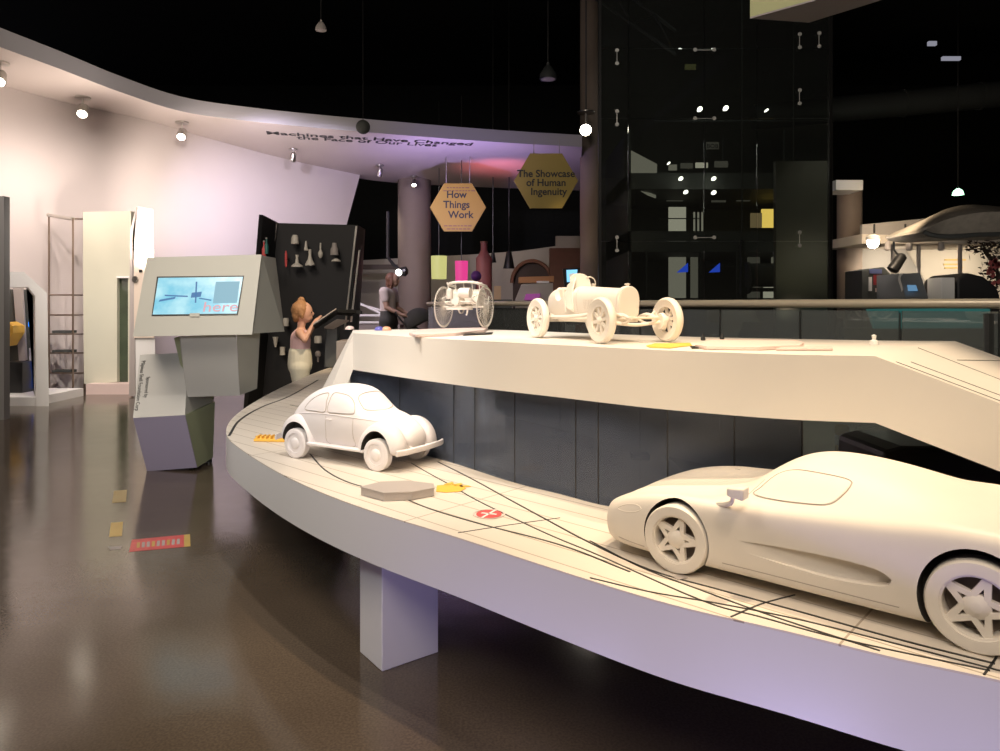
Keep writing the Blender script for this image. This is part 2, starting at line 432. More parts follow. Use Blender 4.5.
# hexagon signs
def hexsign(cx, cy, Y, r, wires, lines, small, label, col):
    c = P(cx, cy, Y); t = empty('hexagon_sign', c, label=label, cat='hanging sign', group='yellow hexagon signs')
    m = mat('yellow_sign_board', col, .5)
    pts = [(r*math.cos(k*PI/3), -.02, r*.985*math.sin(k*PI/3)) for k in range(6)]
    bm = bmesh.new(); prism(bm, pts, (0, .04, 0)); obj('sign_board', bm, m, t)
    sz = r*.36 if len(small) else r*.31
    for i, (s, dx) in enumerate(lines):
        text('lettering', s, sz, Vector((dx*r, -.024, (.34-i*.36 if len(small) else .12-i*.28)*r)), (PI/2, 0, 0), M['line'], t, .001, 'CENTER', bold=.02)
    for wd_, z in small:
        bm = bmesh.new(); x = -wd_/2
        while x < wd_/2:
            l_ = random.uniform(.06, .15); box(bm, ((x+l_/2)*r, -.021, z*r), (l_*r, .002, .035*r)); x += l_+.03
        obj('small_print', bm, M['brown'], t)
    for x in wires:
        bm = bmesh.new(); cyl(bm, (x*r, 0, r*.85), (x*r, 0, SZ-c.z), .006, 6); obj('wire', bm, M['greyp'], t)
Y1, Y2 = 12.5, 11.2
hexsign(458, 207.5, Y1, 28/F*Y1, (-.42, .42), [('How', -.05), ('Things', -.05), ('Work', .1)],
        [(.8, .70), (1.05, .59), (1.0, -.66), (.8, -.77)],
        'yellow hexagon sign reading How Things Work', (.40, .25, .035))
hexsign(546, 181, Y2, 32/F*Y2, (-.38, .42), [('The Showcase', .0), ('of Human', .0), ('Ingenuity', .08)], [],
        'larger olive hexagon sign reading The Showcase of Human Ingenuity', (.42, .31, .06))

# suspended wedge box at the top
A_, B_, D_, C_ = [P(750, 17, 5.1), P(808, 21, 5.17), P(860, -38, 4.2), P(1000, -42, 4.1)]
z0 = A_.z
def at_z(px, py): return up(px, py, z0)
poly = [at_z(750, 17), at_z(809, 21), at_z(940, -20), at_z(890, -22)]
t = empty('hanging_box', poly[0], label='pale angular box hanging from the ceiling at the top of the picture', cat='hanging box')
o0 = poly[0]; bm = bmesh.new(); prism(bm, [p-o0 for p in poly], (0, 0, .45)); obj('box_body', bm, mat('pale_yellow_board', (.62, .66, .36), .6), t)  # white box; the yellowish light on it is put into the colour
bm = bmesh.new(); prism(bm, [p-o0+Vector((0, 0, -.012)) for p in poly], (0, 0, .011)); obj('underside_tint', bm, mat('lavender_light_tint', (.50, .47, .50), .6), t)  # thin slab carrying the lavender light of the underside as colour
for p in poly[:3]:
    bm = bmesh.new(); cyl(bm, p-o0+Vector((.08, -.06, .4)), p-o0+Vector((.08, -.06, 8-z0)), .008, 6); obj('hanging_cable', bm, M['duct'], t)

# ------------------------------------------------------------------ low display platform
out_px = [(226, 438), (240, 448), (264, 465), (305, 486), (356, 506), (410, 523), (458, 537), (520, 558), (590, 580), (672, 606), (754, 623), (836, 643), (918, 664), (1000, 678)]
outer = [dp(a, b, QL) for a, b in out_px]
left = [dp(a, b, QL) for a, b in [(335, 365.5), (300, 378), (260, 398), (234, 415), (226, 427)]]
path = catmull([Vector(p) for p in left+outer]+[Vector((.98, .97, ZL)), Vector((1.35, .80, ZL)), Vector((1.9, .70, ZL)), Vector((2.6, .75, ZL))], 5)
glass_line = [Vector(p) for p in [(-.70, 3.16, ZL), (-.24, 2.70, ZL), (.04, 2.345, ZL), (.188, 2.196, ZL), (.321, 2.06, ZL), (.50, 1.985, ZL), (.72, 1.95, ZL), (1.0, 1.90, ZL), (1.4, 1.85, ZL), (1.9, 1.8, ZL)]]
for _ in range(14):
    path = [path[0]]+[(path[i-1]+path[i]*2+path[i+1])/4 for i in range(1, len(path)-1)]+[path[-1]]
inner = [Vector((3.0, 2.0, ZL))]+[p+Vector((.05, .06, 0)) for p in glass_line[::-1]]+[Vector((-.85, 3.5, ZL)), Vector((-.95, 4.4, ZL)), Vector((-1.1, 5.4, ZL)), Vector((-1.25, 6.4, ZL)), Vector((-1.45, 6.85, ZL))]
plan = [(p.x, p.y) for p in path]+[(p.x, p.y) for p in inner]
low = empty('display_platform', (.0, 2.2, 0), label='long low curved white platform carrying the two car models', cat='display platform')
def rel(p, o): return Vector(p)-Vector(o.location)
TH = .152
bm = bmesh.new(); prism(bm, [(x-low.location.x, y-low.location.y, ZL-TH) for x, y in plan], (0, 0, TH-.004)); 
obj('fascia', bm, M['deckside'], low, smooth=True)
bm = bmesh.new(); prism(bm, [(x-low.location.x, y-low.location.y, ZL-.004) for x, y in plan], (0, 0, .004)); obj('top_board', bm, M['deck'], low)
# supporting leg
a = fl(382, 672); u = Vector((.80, .60, 0))*.198; v = Vector((-.6, .8, 0))*.152
bm = bmesh.new(); prism(bm, [a-low.location+Vector((0, 0, 0)), a+u-low.location, a+u+v-low.location, a+v-low.location], (0, 0, ZL-TH+.002))
bev(obj('support_leg', bm, M['deckside'], low), .003)
a = Vector((1.6, 1.5, 0)); bm = bmesh.new(); box(bm, a-low.location+Vector((0, 0, .177)), (.2, .2, .354)); obj('support_leg', bm, M['deckside'], low)
a = Vector((-1.15, 4.6, 0)); bm = bmesh.new(); box(bm, a-low.location+Vector((0, 0, .177)), (.2, .2, .354)); obj('support_leg', bm, M['deckside'], low)
# printed lines on the top
def line(pxs, wd=.0028, q=QL, parent=low, z=.0012, sub=6):
    pts = catmull([dp(a, b, q) for a, b in pxs], sub); bm = bmesh.new(); L, Rr, L2, R2 = [], [], [], []
    for i, p in enumerate(pts):
        t = (pts[min(i+1, len(pts)-1)]-pts[max(i-1, 0)]).normalized(); n = Vector((-t.y, t.x, 0))*wd
        o = p-parent.location
        L.append(bm.verts.new(o+n+Vector((0, 0, z)))); Rr.append(bm.verts.new(o-n+Vector((0, 0, z))))
    for i in range(len(pts)-1): bm.faces.new((L[i], Rr[i], Rr[i+1], L[i+1]))
    r = bmesh.ops.extrude_face_region(bm, geom=bm.faces[:])
    bmesh.ops.translate(bm, verts=[g for g in r['geom'] if isinstance(g, bmesh.types.BMVert)], vec=(0, 0, -z*.9))
    return obj('printed_line', bm, M['line'], parent)
line([(229, 436), (240, 420), (262, 407), (290, 396), (318, 380)], .006)
line([(310, 454), (325, 470), (350, 483), (392, 494), (430, 509), (480, 524), (560, 545), (630, 572)])
line([(411, 463), (430, 474), (452, 486), (480, 502), (545, 533), (600, 556), (700, 600), (760, 617), (845, 640), (990, 671)], .0022)
line([(438, 462), (470, 478), (510, 500), (545, 519), (590, 543), (650, 570), (720, 590), (800, 612), (900, 640), (995, 664)])
line([(590, 541), (640, 567), (700, 590), (760, 612), (820, 632), (880, 651)], .0022)
line([(590, 578), (650, 592), (720, 604), (800, 620), (900, 645), (1000, 671)], .0022)
line([(731, 617), (762, 604), (795, 595)], .0018)
line([(984, 675), (996, 658), (1004, 640)], .0018)
line([(458, 533), (510, 525), (560, 518)], .0012)
line([(290, 405), (320, 412), (360, 430)], .0015)
# glass screen under the raised platform
scr = empty('glass_screen', (0, 2.3, ZL), label='dark tinted glass screen standing between the low and raised platforms', cat='glass screen')
gl = catmull(glass_line, 8)
def gl_at_px(px):
    for a, b in zip(gl, gl[1:]):
        xa, xb = 500+F*a.x/a.y, 500+F*b.x/b.y
        if xa <= px <= xb: return a+(b-a)*((px-xa)/(xb-xa))
    return gl[0] if px < 400 else gl[-1]
cuts = [350, 400, 454, 475, 515, 576, 598.6, 668, 735, 803]
ztop = ZU-.16
for a, b in zip(cuts, cuts[1:]):
    pts = [gl_at_px(a+(b-a)*k/4) for k in range(5)]
    if (pts[-1]-pts[0]).length < .02: continue
    d = (pts[-1]-pts[0]).normalized()*.0012; n = Vector((-d.y, d.x, 0)).normalized()*.006
    pts[0] = pts[0]+d; pts[-1] = pts[-1]-d
    bm = bmesh.new(); fr = [bm.verts.new(p-scr.location) for p in pts]; ft = [bm.verts.new(p-scr.location+Vector((0, 0, ztop-ZL))) for p in pts]
    gr = [bm.verts.new(p-scr.location+n) for p in pts]; gt = [bm.verts.new(p-scr.location+n+Vector((0, 0, ztop-ZL))) for p in pts]
    for i in range(4):
        bm.faces.new((fr[i], fr[i+1], ft[i+1], ft[i])); bm.faces.new((gr[i+1], gr[i], gt[i], gt[i+1]))
        bm.faces.new((fr[i], gr[i], gr[i+1], fr[i+1])); bm.faces.new((ft[i], ft[i+1], gt[i+1], gt[i]))
    bm.faces.new((fr[0], ft[0], gt[0], gr[0])); bm.faces.new((fr[4], gr[4], gt[4], ft[4]))
    obj('glass_pane', bm, M['glassd'], scr)
    p = pts[-1]-scr.location
    bm = bmesh.new(); box(bm, p+Vector((0, .004, (ztop-ZL)/2)), (.003, .009, ztop-ZL)); obj('joint', bm, M['blackm'], scr)

# ------------------------------------------------------------------ raised platform with folded ends
fr_px = [(353, 333), (400, 336.2), (438, 338.5), (500, 342), (560, 345), (610, 347.6), (660, 350), (740, 353), (800, 354.8), (875, 356)]
front = catmull([dp(a, b, QU) for a, b in fr_px], 4)
back = catmull([dp(a, b, QU) for a, b in [(353, 330), (400, 329.3), (460, 329), (520, 330.5), (580, 333), (700, 337), (800, 339), (880, 340.5), (955, 341)]], 4)
def resample(pts, n):
    L = [0]
    for a, b in zip(pts, pts[1:]): L.append(L[-1]+(b-a).length)
    out = []
    for i in range(n):
        s = L[-1]*i/(n-1)
        for k in range(len(L)-1):
            if s <= L[k+1]+1e-9:
                t = (s-L[k])/max(L[k+1]-L[k], 1e-9); out.append(pts[k]+(pts[k+1]-pts[k])*t); break
    return out
N = 40
fr, bk = resample(front, N), resample(back, N)
rp = empty('raised_platform', (.1, 2.5, ZL), label='raised white bridge platform with folded ends carrying the open vehicle models', cat='display platform')
o0 = rp.location; T2 = .16
sect = []
ff = Vector((-.83, 3.08, ZL)); fb = Vector((-.98, 3.50, ZL))
sect.append((ff, fb, fb+Vector((.07, 0, 0)), ff+Vector((.07, 0, 0))))
for i, (a, b) in enumerate(zip(fr, bk)):
    dx = Vector((.0, 0, 0))
    sect.append((a, b, b+Vector((0, 0, -T2)), a+Vector((0, 0, -T2))))
sl = Vector((.246, -.07, -.102))
kk = (ZU-ZL)/.102
a, b = fr[-1]+sl*kk, bk[-1]+sl*kk
sect.append((a, b, b+Vector((-.36, .10, 0)), a+Vector((-.36, .10, 0))))
bm = bmesh.new(); rings = [[bm.verts.new(p-o0) for p in s] for s in sect]
for A4, B4 in zip(rings, rings[1:]):
    for k in range(4): bm.faces.new((A4[k], A4[(k+1) % 4], B4[(k+1) % 4], B4[k]))
bm.faces.new(rings[0]); bm.faces.new(rings[-1][::-1])
obj('deck_shell', bm, M['upper'], rp, smooth=True)
# thin top board inset, with grooves down the right ramp
def ramp_line(s0, s1, w_):
    # s = fraction across from front to back edge
    bm = bmesh.new()
    p0 = fr[-1].lerp(bk[-1], s0[0])+sl*s0[1]; p1 = fr[-1].lerp(bk[-1], s1[0])+sl*s1[1]
    d = (p1-p0).normalized(); n = Vector((-d.y, d.x, 0)).normalized()*w_
    up_ = Vector((0, 0, .0015))
    q = [p0-n-o0, p0+n-o0, p1+n-o0, p1-n-o0]
    vs = [bm.verts.new(x+up_) for x in q]; bm.faces.new(vs)
    r = bmesh.ops.extrude_face_region(bm, geom=bm.faces[:]); bmesh.ops.translate(bm, verts=[g for g in r['geom'] if isinstance(g, bmesh.types.BMVert)], vec=(0, 0, -.0014))
    obj('printed_line', bm, M['line'], rp)
ramp_line((.03, .15), (.04, 4), .002); ramp_line((.12, .2), (.13, 4), .0015); ramp_line((.45, 0), (.30, 4), .0012); ramp_line((.5, .35), (.95, .6), .001)
# ------------------------------------------------------------------ cars
def loft_sections(bm, stations, flat_ends=True):
    rings = []
    for x, half in stations:
        full = [(y, z) for y, z in half]+[(-y, z) for y, z in half[::-1] if abs(y) > 1e-6]
        rings.append([bm.verts.new((x, y, z)) for y, z in full])
    n = len(rings[0])
    for A, B in zip(rings, rings[1:]):
        for k in range(n): bm.faces.new((A[k], A[(k+1) % n], B[(k+1) % n], B[k]))
    bm.faces.new(rings[0]); bm.faces.new(rings[-1][::-1])
def finish(o, cutters, sub=2):
    if sub:
        m = o.modifiers.new('s', 'SUBSURF'); m.levels = m.render_levels = sub; bake(o)
    par = o.parent; o.parent = None
    for c in cutters:
        m = o.modifiers.new('c', 'BOOLEAN'); m.operation = 'DIFFERENCE'; m.object = c; m.solver = 'EXACT'
        try: m.material_mode = 'TRANSFER'
        except Exception: pass
        nv = len(o.data.vertices)
        keep = o.data; bake(o)
        if len(o.data.polygons) < 50: o.data = keep
    for c in cutters: bpy.data.objects.remove(c)
    o.parent = par
    for p in o.data.polygons: p.use_smooth = True
    try: o.data.set_sharp_from_angle(angle=math.radians(40))
    except Exception: pass
    return o
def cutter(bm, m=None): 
    o = obj('cutter', bm, m or M['wellshade']); return o
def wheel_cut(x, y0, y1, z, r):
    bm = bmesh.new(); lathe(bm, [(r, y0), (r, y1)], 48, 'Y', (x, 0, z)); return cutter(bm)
def tree_of(o):
    bm = bmesh.new(); bm.from_mesh(o.data); t = BVHTree.FromBMesh(bm); bm.free(); return t
def outline_on(tr, pts, axis, side, far=3.0, sub=6, closed=True):
    """project a 2D outline on the body. axis 'y': pts=(x,z); axis 'x': pts=(y,z)"""
    pp = catmull([Vector((a, b, 0)) for a, b in pts], sub, closed); out = []
    for p in pp:
        if axis == 'y': o, d = Vector((p.x, side*far, p.y)), Vector((0, -side, 0))
        elif axis == 'x': o, d = Vector((side*far, p.x, p.y)), Vector((-side, 0, 0))
        else: o, d = Vector((p.x, p.y, far)), Vector((0, 0, -1))
        h = tr.ray_cast(o, d)
        if h[0] is not None: out.append((h[0], h[1]))
    return out
def groove(tr, pts, axis, side, r, closed=True, sub=6):
    ps = [a for a, b in outline_on(tr, pts, axis, side, 3, sub, closed)]
    bm = bmesh.new(); tube(bm, ps, r, 6, closed=closed); return cutter(bm, M['groove'])
def pane(tr, pts, axis, side, lift, name, m, parent, shrink=.93):
    hs = outline_on(tr, pts, axis, side); n = len(hs)
    c2 = Vector((sum(a for a, b in pts)/len(pts), sum(b for a, b in pts)/len(pts), 0))
    pp = catmull([Vector((a, b, 0)) for a, b in pts], 6, True); bm = bmesh.new(); rings = []
    def cast(p):
        if axis == 'y': o, d = Vector((p.x, side*3, p.y)), Vector((0, -side, 0))
        elif axis == 'x': o, d = Vector((side*3, p.x, p.y)), Vector((-side, 0, 0))
        else: o, d = Vector((p.x, p.y, 3)), Vector((0, 0, -1))
        h = tr.ray_cast(o, d); return h[0]+h[1]*lift if h[0] is not None else None
    for t in (.999, .8, .6, .4, .2):
        ring = [cast(c2+(p-c2)*t*shrink) for p in pp]
        if any(q is None for q in ring): return None
        rings.append([bm.verts.new(q) for q in ring])
    skirt = [bm.verts.new(v.co-(tr.find_nearest(v.co)[1] or Vector())*lift*2) for v in rings[0]]
    rings.insert(0, skirt)
    for A, B in zip(rings, rings[1:]):
        for k in range(len(A)): bm.faces.new((A[k], A[(k+1) % len(A)], B[(k+1) % len(A)], B[k]))
    q = cast(c2); v = bm.verts.new(q); R = rings[-1]
    for k in range(len(R)): bm.faces.new((R[k], R[(k+1) % len(R)], v))
    return obj(name, bm, m, parent, smooth=True)
M['groove'] = mat('groove_shade', (.50, .44, .39), .8)  # darker than the car paint: groove shade put into the colour
def scale_mesh(bm, s, zs=1, xs=1): bmesh.ops.scale(bm, vec=(s*xs, s, s*zs), verts=bm.verts[:])
def root_scale(root, s, xs=1, zs=1):
    """bake the model scale into the meshes so every object keeps unit scale"""
    seen = set(); S = Matrix.Diagonal((s*xs, s, s*zs, 1)); S3 = s
    def rec(o):
        for ch in o.children:
            if ch.type == 'MESH' and ch.data.name not in seen:
                seen.add(ch.data.name)
                ch.data.transform(Matrix.Diagonal((ch['wx'], s, ch['wx'], 1)) if 'wx' in ch else S)
            ch.location = (ch.location.x*s*xs, ch.location.y*s, ch.location.z*s*zs) if 'wx' not in ch else (ch.location.x*s*xs, ch.location.y*s, ch.location.z*s*zs)
            for k in ('wx',):
                if k in ch: del ch[k]
            for mm in ch.modifiers:
                if mm.type == 'BEVEL': mm.width *= s
            rec(ch)
    rec(root)
def wheel(root, x, y, z, R, w_, style, side, m, s_):
    """tyre centred at (x,y,z); outer face towards side*y"""
    # positions: mesh local to wheel centre so that wheels stay round
    ro = .70*R if style != 'spoke' else .66*R
    bm = bmesh.new(); h = w_/2
    if style == 'spoke' or style == 'disc8':
        prof = [(ro, -h*.7), (R*.9, -h), (R*.98, -h*.6), (R, 0), (R*.98, h*.6), (R*.9, h), (ro, h*.7), (ro*.97, 0)]
    else:
        prof = [(ro, -h), (R*.93, -h), (R, -h*.8), (R, h*.8), (R*.96, h*.98), (R*.86, h*1.02), (ro, h), (ro*.97, 0)]
    lathe(bm, prof, 48, 'Y', closed=True)
    t = obj('wheel', bm, m, root, smooth=True); t.location = (x, y, z); t['wx'] = s_
    bm = bmesh.new()
    if style == 'star':
        lathe(bm, [(ro*1.0, -h), (ro*1.01, h*.9), (ro*.93, h*.86), (ro*.9, -h)], 48, 'Y', closed=True)
        yo = side*h*.62
        lathe(bm, [(.40*ro, yo-side*.06), (.40*ro, yo+side*.008), (.2*ro, yo+side*.035), (.12*ro, yo+side*.04)], 24, 'Y')
        for k in range(5):
            a = PI/2+k*2*PI/5+.3
            for da in (-.62, .62):
                p = Vector((math.cos(a)*ro*.95, yo, math.sin(a)*ro*.95)); q = Vector((math.cos(a+da)*ro*.36, yo+side*.005, math.sin(a+da)*ro*.36))
                d = (p-q).normalized(); n = Vector((-d.z, 0, d.x)); wd = .040*ro/.23
                qs = [q-n*wd*.5, q+n*wd*.5, p+n*wd*.62, p-n*wd*.62]
                prism(bm, [v+Vector((0, side*.012, 0)) for v in qs], (0, -side*.05, 0))
        rim = obj('rim', bm, m, t, smooth=True)
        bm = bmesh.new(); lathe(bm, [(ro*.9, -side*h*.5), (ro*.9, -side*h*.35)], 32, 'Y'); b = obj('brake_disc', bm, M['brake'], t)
        for o in (rim, b): o['wx'] = s_
    elif style == 'hub':
        lathe(bm, [(ro, -h*.8), (ro*1.0, h*.85*side), (ro*.9, h*.95*side), (ro*.82, h*.6*side), (ro*.62, h*.55*side), (ro*.55, h*.9*side), (ro*.5, h*1.05*side), (ro*.30, h*1.25*side), (ro*.1, h*1.3*side)], 40, 'Y')
        rim = obj('hub_cap', bm, m, t, smooth=True); rim['wx'] = s_
    else:
        lathe(bm, [(ro, -h*.7), (ro, h*.7), (ro*.88, h*.7), (ro*.88, -h*.7)], 48, 'Y', closed=True)
        lathe(bm, [(.24*ro, -h*.9), (.24*ro, h*.8), (.1*ro, h*1.2)] if side > 0 else [(.24*ro, h*.9), (.24*ro, -h*.8), (.1*ro, -h*1.2)], 20, 'Y')
        for k in range(8):
            a = k*PI/4+.2; d = Vector((math.cos(a), 0, math.sin(a))); n = Vector((-d.z, 0, d.x))
            p, q = d*ro*.2, d*ro*.92
            prism(bm, [p-n*.03*R/.35, p+n*.03*R/.35, q+n*.02*R/.35, q-n*.02*R/.35], (0, side*.03, 0))
        rim = obj('spoked_rim', bm, m, t, smooth=True); rim['wx'] = s_
    return t
M['brake'] = mat('shadowed_brake_grey', (.20, .16, .13), .7)  # shade seen between the spokes, put into the disc colour
def build(bm, name, root, m, smooth=True): return obj(name, bm, m, root, smooth=smooth)

# ---- the beetle
def beetle():
    W = M['carwhite2']
    r = empty('car_model', (-.555, 2.708, ZL), -.545, label='small rounded white car model standing alone at the left end of the low platform', cat='model car')
    def S(x, zb, zs, yb, yw, zw, ysh, zsh, yr, zr, zt):
        return (x, [(0, zb), (yb*.7, zb), (yb, zs), (yw, zw), (ysh, zsh), (yr, zr), (yr*.55, (zr+zt)/2+(zt-zr)*.3), (0, zt)])
    st = [S(-1.74, .42, .46, .22, .30, .55, .28, .62, .18, .67, .70), S(-1.66, .34, .40, .34, .44, .60, .38, .76, .26, .83, .88),
          S(-1.45, .28, .34, .42, .54, .62, .50, .88, .36, 1.02, 1.09), S(-1.15, .26, .32, .52, .63, .64, .60, .95, .42, 1.20, 1.28),
          S(-.75, .25, .30, .58, .68, .64, .655, .98, .50, 1.33, 1.42), S(-.3, .25, .30, .60, .69, .64, .67, .98, .53, 1.38, 1.49),
          S(.15, .25, .30, .60, .69, .64, .67, .98, .52, 1.36, 1.475), S(.42, .25, .30, .60, .685, .64, .665, .97, .48, 1.27, 1.385),
          S(.62, .25, .30, .58, .67, .64, .65, .95, .52, 1.08, 1.17), S(.78, .25, .30, .56, .64, .64, .60, .92, .50, .97, 1.02),
          S(1.1, .25, .32, .46, .51, .60, .48, .86, .38, .96, 1.01), S(1.4, .28, .36, .38, .43, .58, .40, .80, .30, .89, .94),
          S(1.68, .32, .40, .28, .35, .54, .31, .68, .23, .77, .81), S(1.82, .38, .42, .18, .26, .5, .23, .57, .16, .62, .64)]
    bm = bmesh.new(); loft_sections(bm, st)
    body = obj('body', bm, [W, M['wellshade'], M['groove']], r)
    m = body.modifiers.new('s', 'SUBSURF'); m.levels = 2; bake(body)
    tr = tree_of(body)
    w1 = [(.36, .97), (.50, 1.00), (.42, 1.17), (.24, 1.29), (.0, 1.33), (-.20, 1.325), (-.25, 1.2), (-.255, .98), (0, .96)]
    w2 = [(-.34, .97), (-.34, 1.2), (-.36, 1.315), (-.6, 1.28), (-.85, 1.17), (-1.02, 1.02), (-.98, .96), (-.65, .955)]
    ws = [(-.43, 1.05), (-.46, 1.12), (-.40, 1.27), (-.2, 1.335), (.2, 1.335), (.40, 1.27), (.46, 1.12), (.43, 1.05), (.2, 1.03), (-.2, 1.03)]
    rw = [(-.2, 1.12), (-.24, 1.18), (-.2, 1.24), (.2, 1.24), (.24, 1.18), (.2, 1.12)]
    door = [(.50, .90), (.50, .6), (.47, .36), (-.25, .36), (-.29, .6), (-.29, .9)]
    cuts = []
    for s in (-1, 1):
        cuts += [groove(tr, w1, 'y', s, .013), groove(tr, w2, 'y', s, .013), groove(tr, door, 'y', s, .007, closed=False)]
    cuts += [groove(tr, ws, 'x', 1, .014), groove(tr, rw, 'x', -1, .01)]
    for s in (-1, 1):
        cuts += [wheel_cut(1.2, s*.42, s*1.0, .34, .44), wheel_cut(-1.2, s*.46, s*1.0, .34, .42)]
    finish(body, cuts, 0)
    tr = tree_of(body)
    for s in (-1, 1):
        pane(tr, w1, 'y', s, .006, 'side_window', W, r, .9); pane(tr, w2, 'y', s, .006, 'side_window', W, r, .9)
    pane(tr, ws, 'x', 1, .006, 'windscreen', W, r, .92); pane(tr, rw, 'x', -1, .006, 'rear_window', W, r, .88)
    # belt line and fenders
    for s in (-1, 1):
        pts = [h[0]+h[1]*.004 for h in outline_on(tree_of(body), [(1.35, .82), (.9, .885), (.4, .92), (-.3, .93), (-.9, .91), (-1.3, .86)], 'y', s, closed=False)]
        bm = bmesh.new(); tube(bm, pts, .009, 6); build(bm, 'belt_moulding', r, W)
        for kind, cx, zc, rx0, rx1, rz, yc, ry in (('front', 1.26, .41, .68, .55, .47, .52, .275), ('rear', -1.22, .40, .54, .52, .46, .535, .25)):
            bm = bmesh.new(); bmesh.ops.create_uvsphere(bm, u_segments=40, v_segments=24, radius=1)
            for v in bm.verts:
                x, y, z = v.co
                x *= rx0 if x < 0 else rx1
                # flatten the side a little, drop the tail towards the running board
                y = math.copysign(abs(y)**.8, y)*ry; z = z*rz if z > 0 else z*.14
                if kind == 'front' and x < 0: z -= .10*(x/rx0)**2
                if kind == 'rear' and x > 0: z -= .12*(x/rx1)**2
                v.co = (cx+x, s*(yc+y), zc+z)
            fo = obj('fender', bm, [W, M['wellshade']], r)
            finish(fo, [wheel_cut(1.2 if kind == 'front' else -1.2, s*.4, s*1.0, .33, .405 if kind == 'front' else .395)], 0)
        bm = bmesh.new(); prism(bm, [(.78, s*.55, .30), (.86, s*.72, .30), (-.82, s*.74, .30), (-.8, s*.55, .30)], (0, 0, .05)); bev(build(bm, 'running_board', r, W), .015)
        # head lamp and door handle
        bm = bmesh.new(); bmesh.ops.create_uvsphere(bm, u_segments=20, v_segments=14, radius=.1, matrix=Matrix.Translation((1.60, s*.52, .62))@Matrix.Rotation(.6, 4, 'Y')@Matrix.Diagonal((.55, 1, 1, 1)))
        build(bm, 'headlamp', r, W, 'all')
        bm = bmesh.new(); tube(bm, [(-.12, s*.68, .84), (-.12, s*.72, .845), (-.24, s*.72, .845)], .013, 6); build(bm, 'door_handle', r, W)
    for x, e in ((1.92, 1), (-1.84, -1)):
        pts = [(x-e*.10, -.80, .385), (x-e*.03, -.62, .385), (x, -.3, .385), (x+e*.01, 0, .385), (x, .3, .385), (x-e*.03, .62, .385), (x-e*.10, .80, .385)]
        pts = catmull([Vector(p) for p in pts], 4)
        bm = bmesh.new()
        F1 = [[bm.verts.new((p.x+e*dx, p.y, p.z+dz)) for dx, dz in ((-.02, -.055), (.02, -.045), (.03, 0), (.02, .045), (-.02, .055))] for p in pts]
        for A, B in zip(F1, F1[1:]):
            for k in range(5): bm.faces.new((A[k], A[(k+1) % 5], B[(k+1) % 5], B[k]))
        bm.faces.new(F1[0]); bm.faces.new(F1[-1][::-1])
        for s in (-1, 1): tube(bm, [(x-e*.25, s*.22, .43), (x, s*.3, .385)], .02, 6)
        build(bm, 'bumper', r, W)
    for x in (1.2, -1.2):
        for s in (-1, 1): wheel(r, x, s*.65, .335/1.142, .335, .17, 'hub', s, W, .171)
        bm = bmesh.new(); cyl(bm, (x, -.6, .3), (x, .6, .3), .05, 10); build(bm, 'axle', r, M['wellshade'])
    root_scale(r, .171, 1.0, 1.142); return r
beetle()

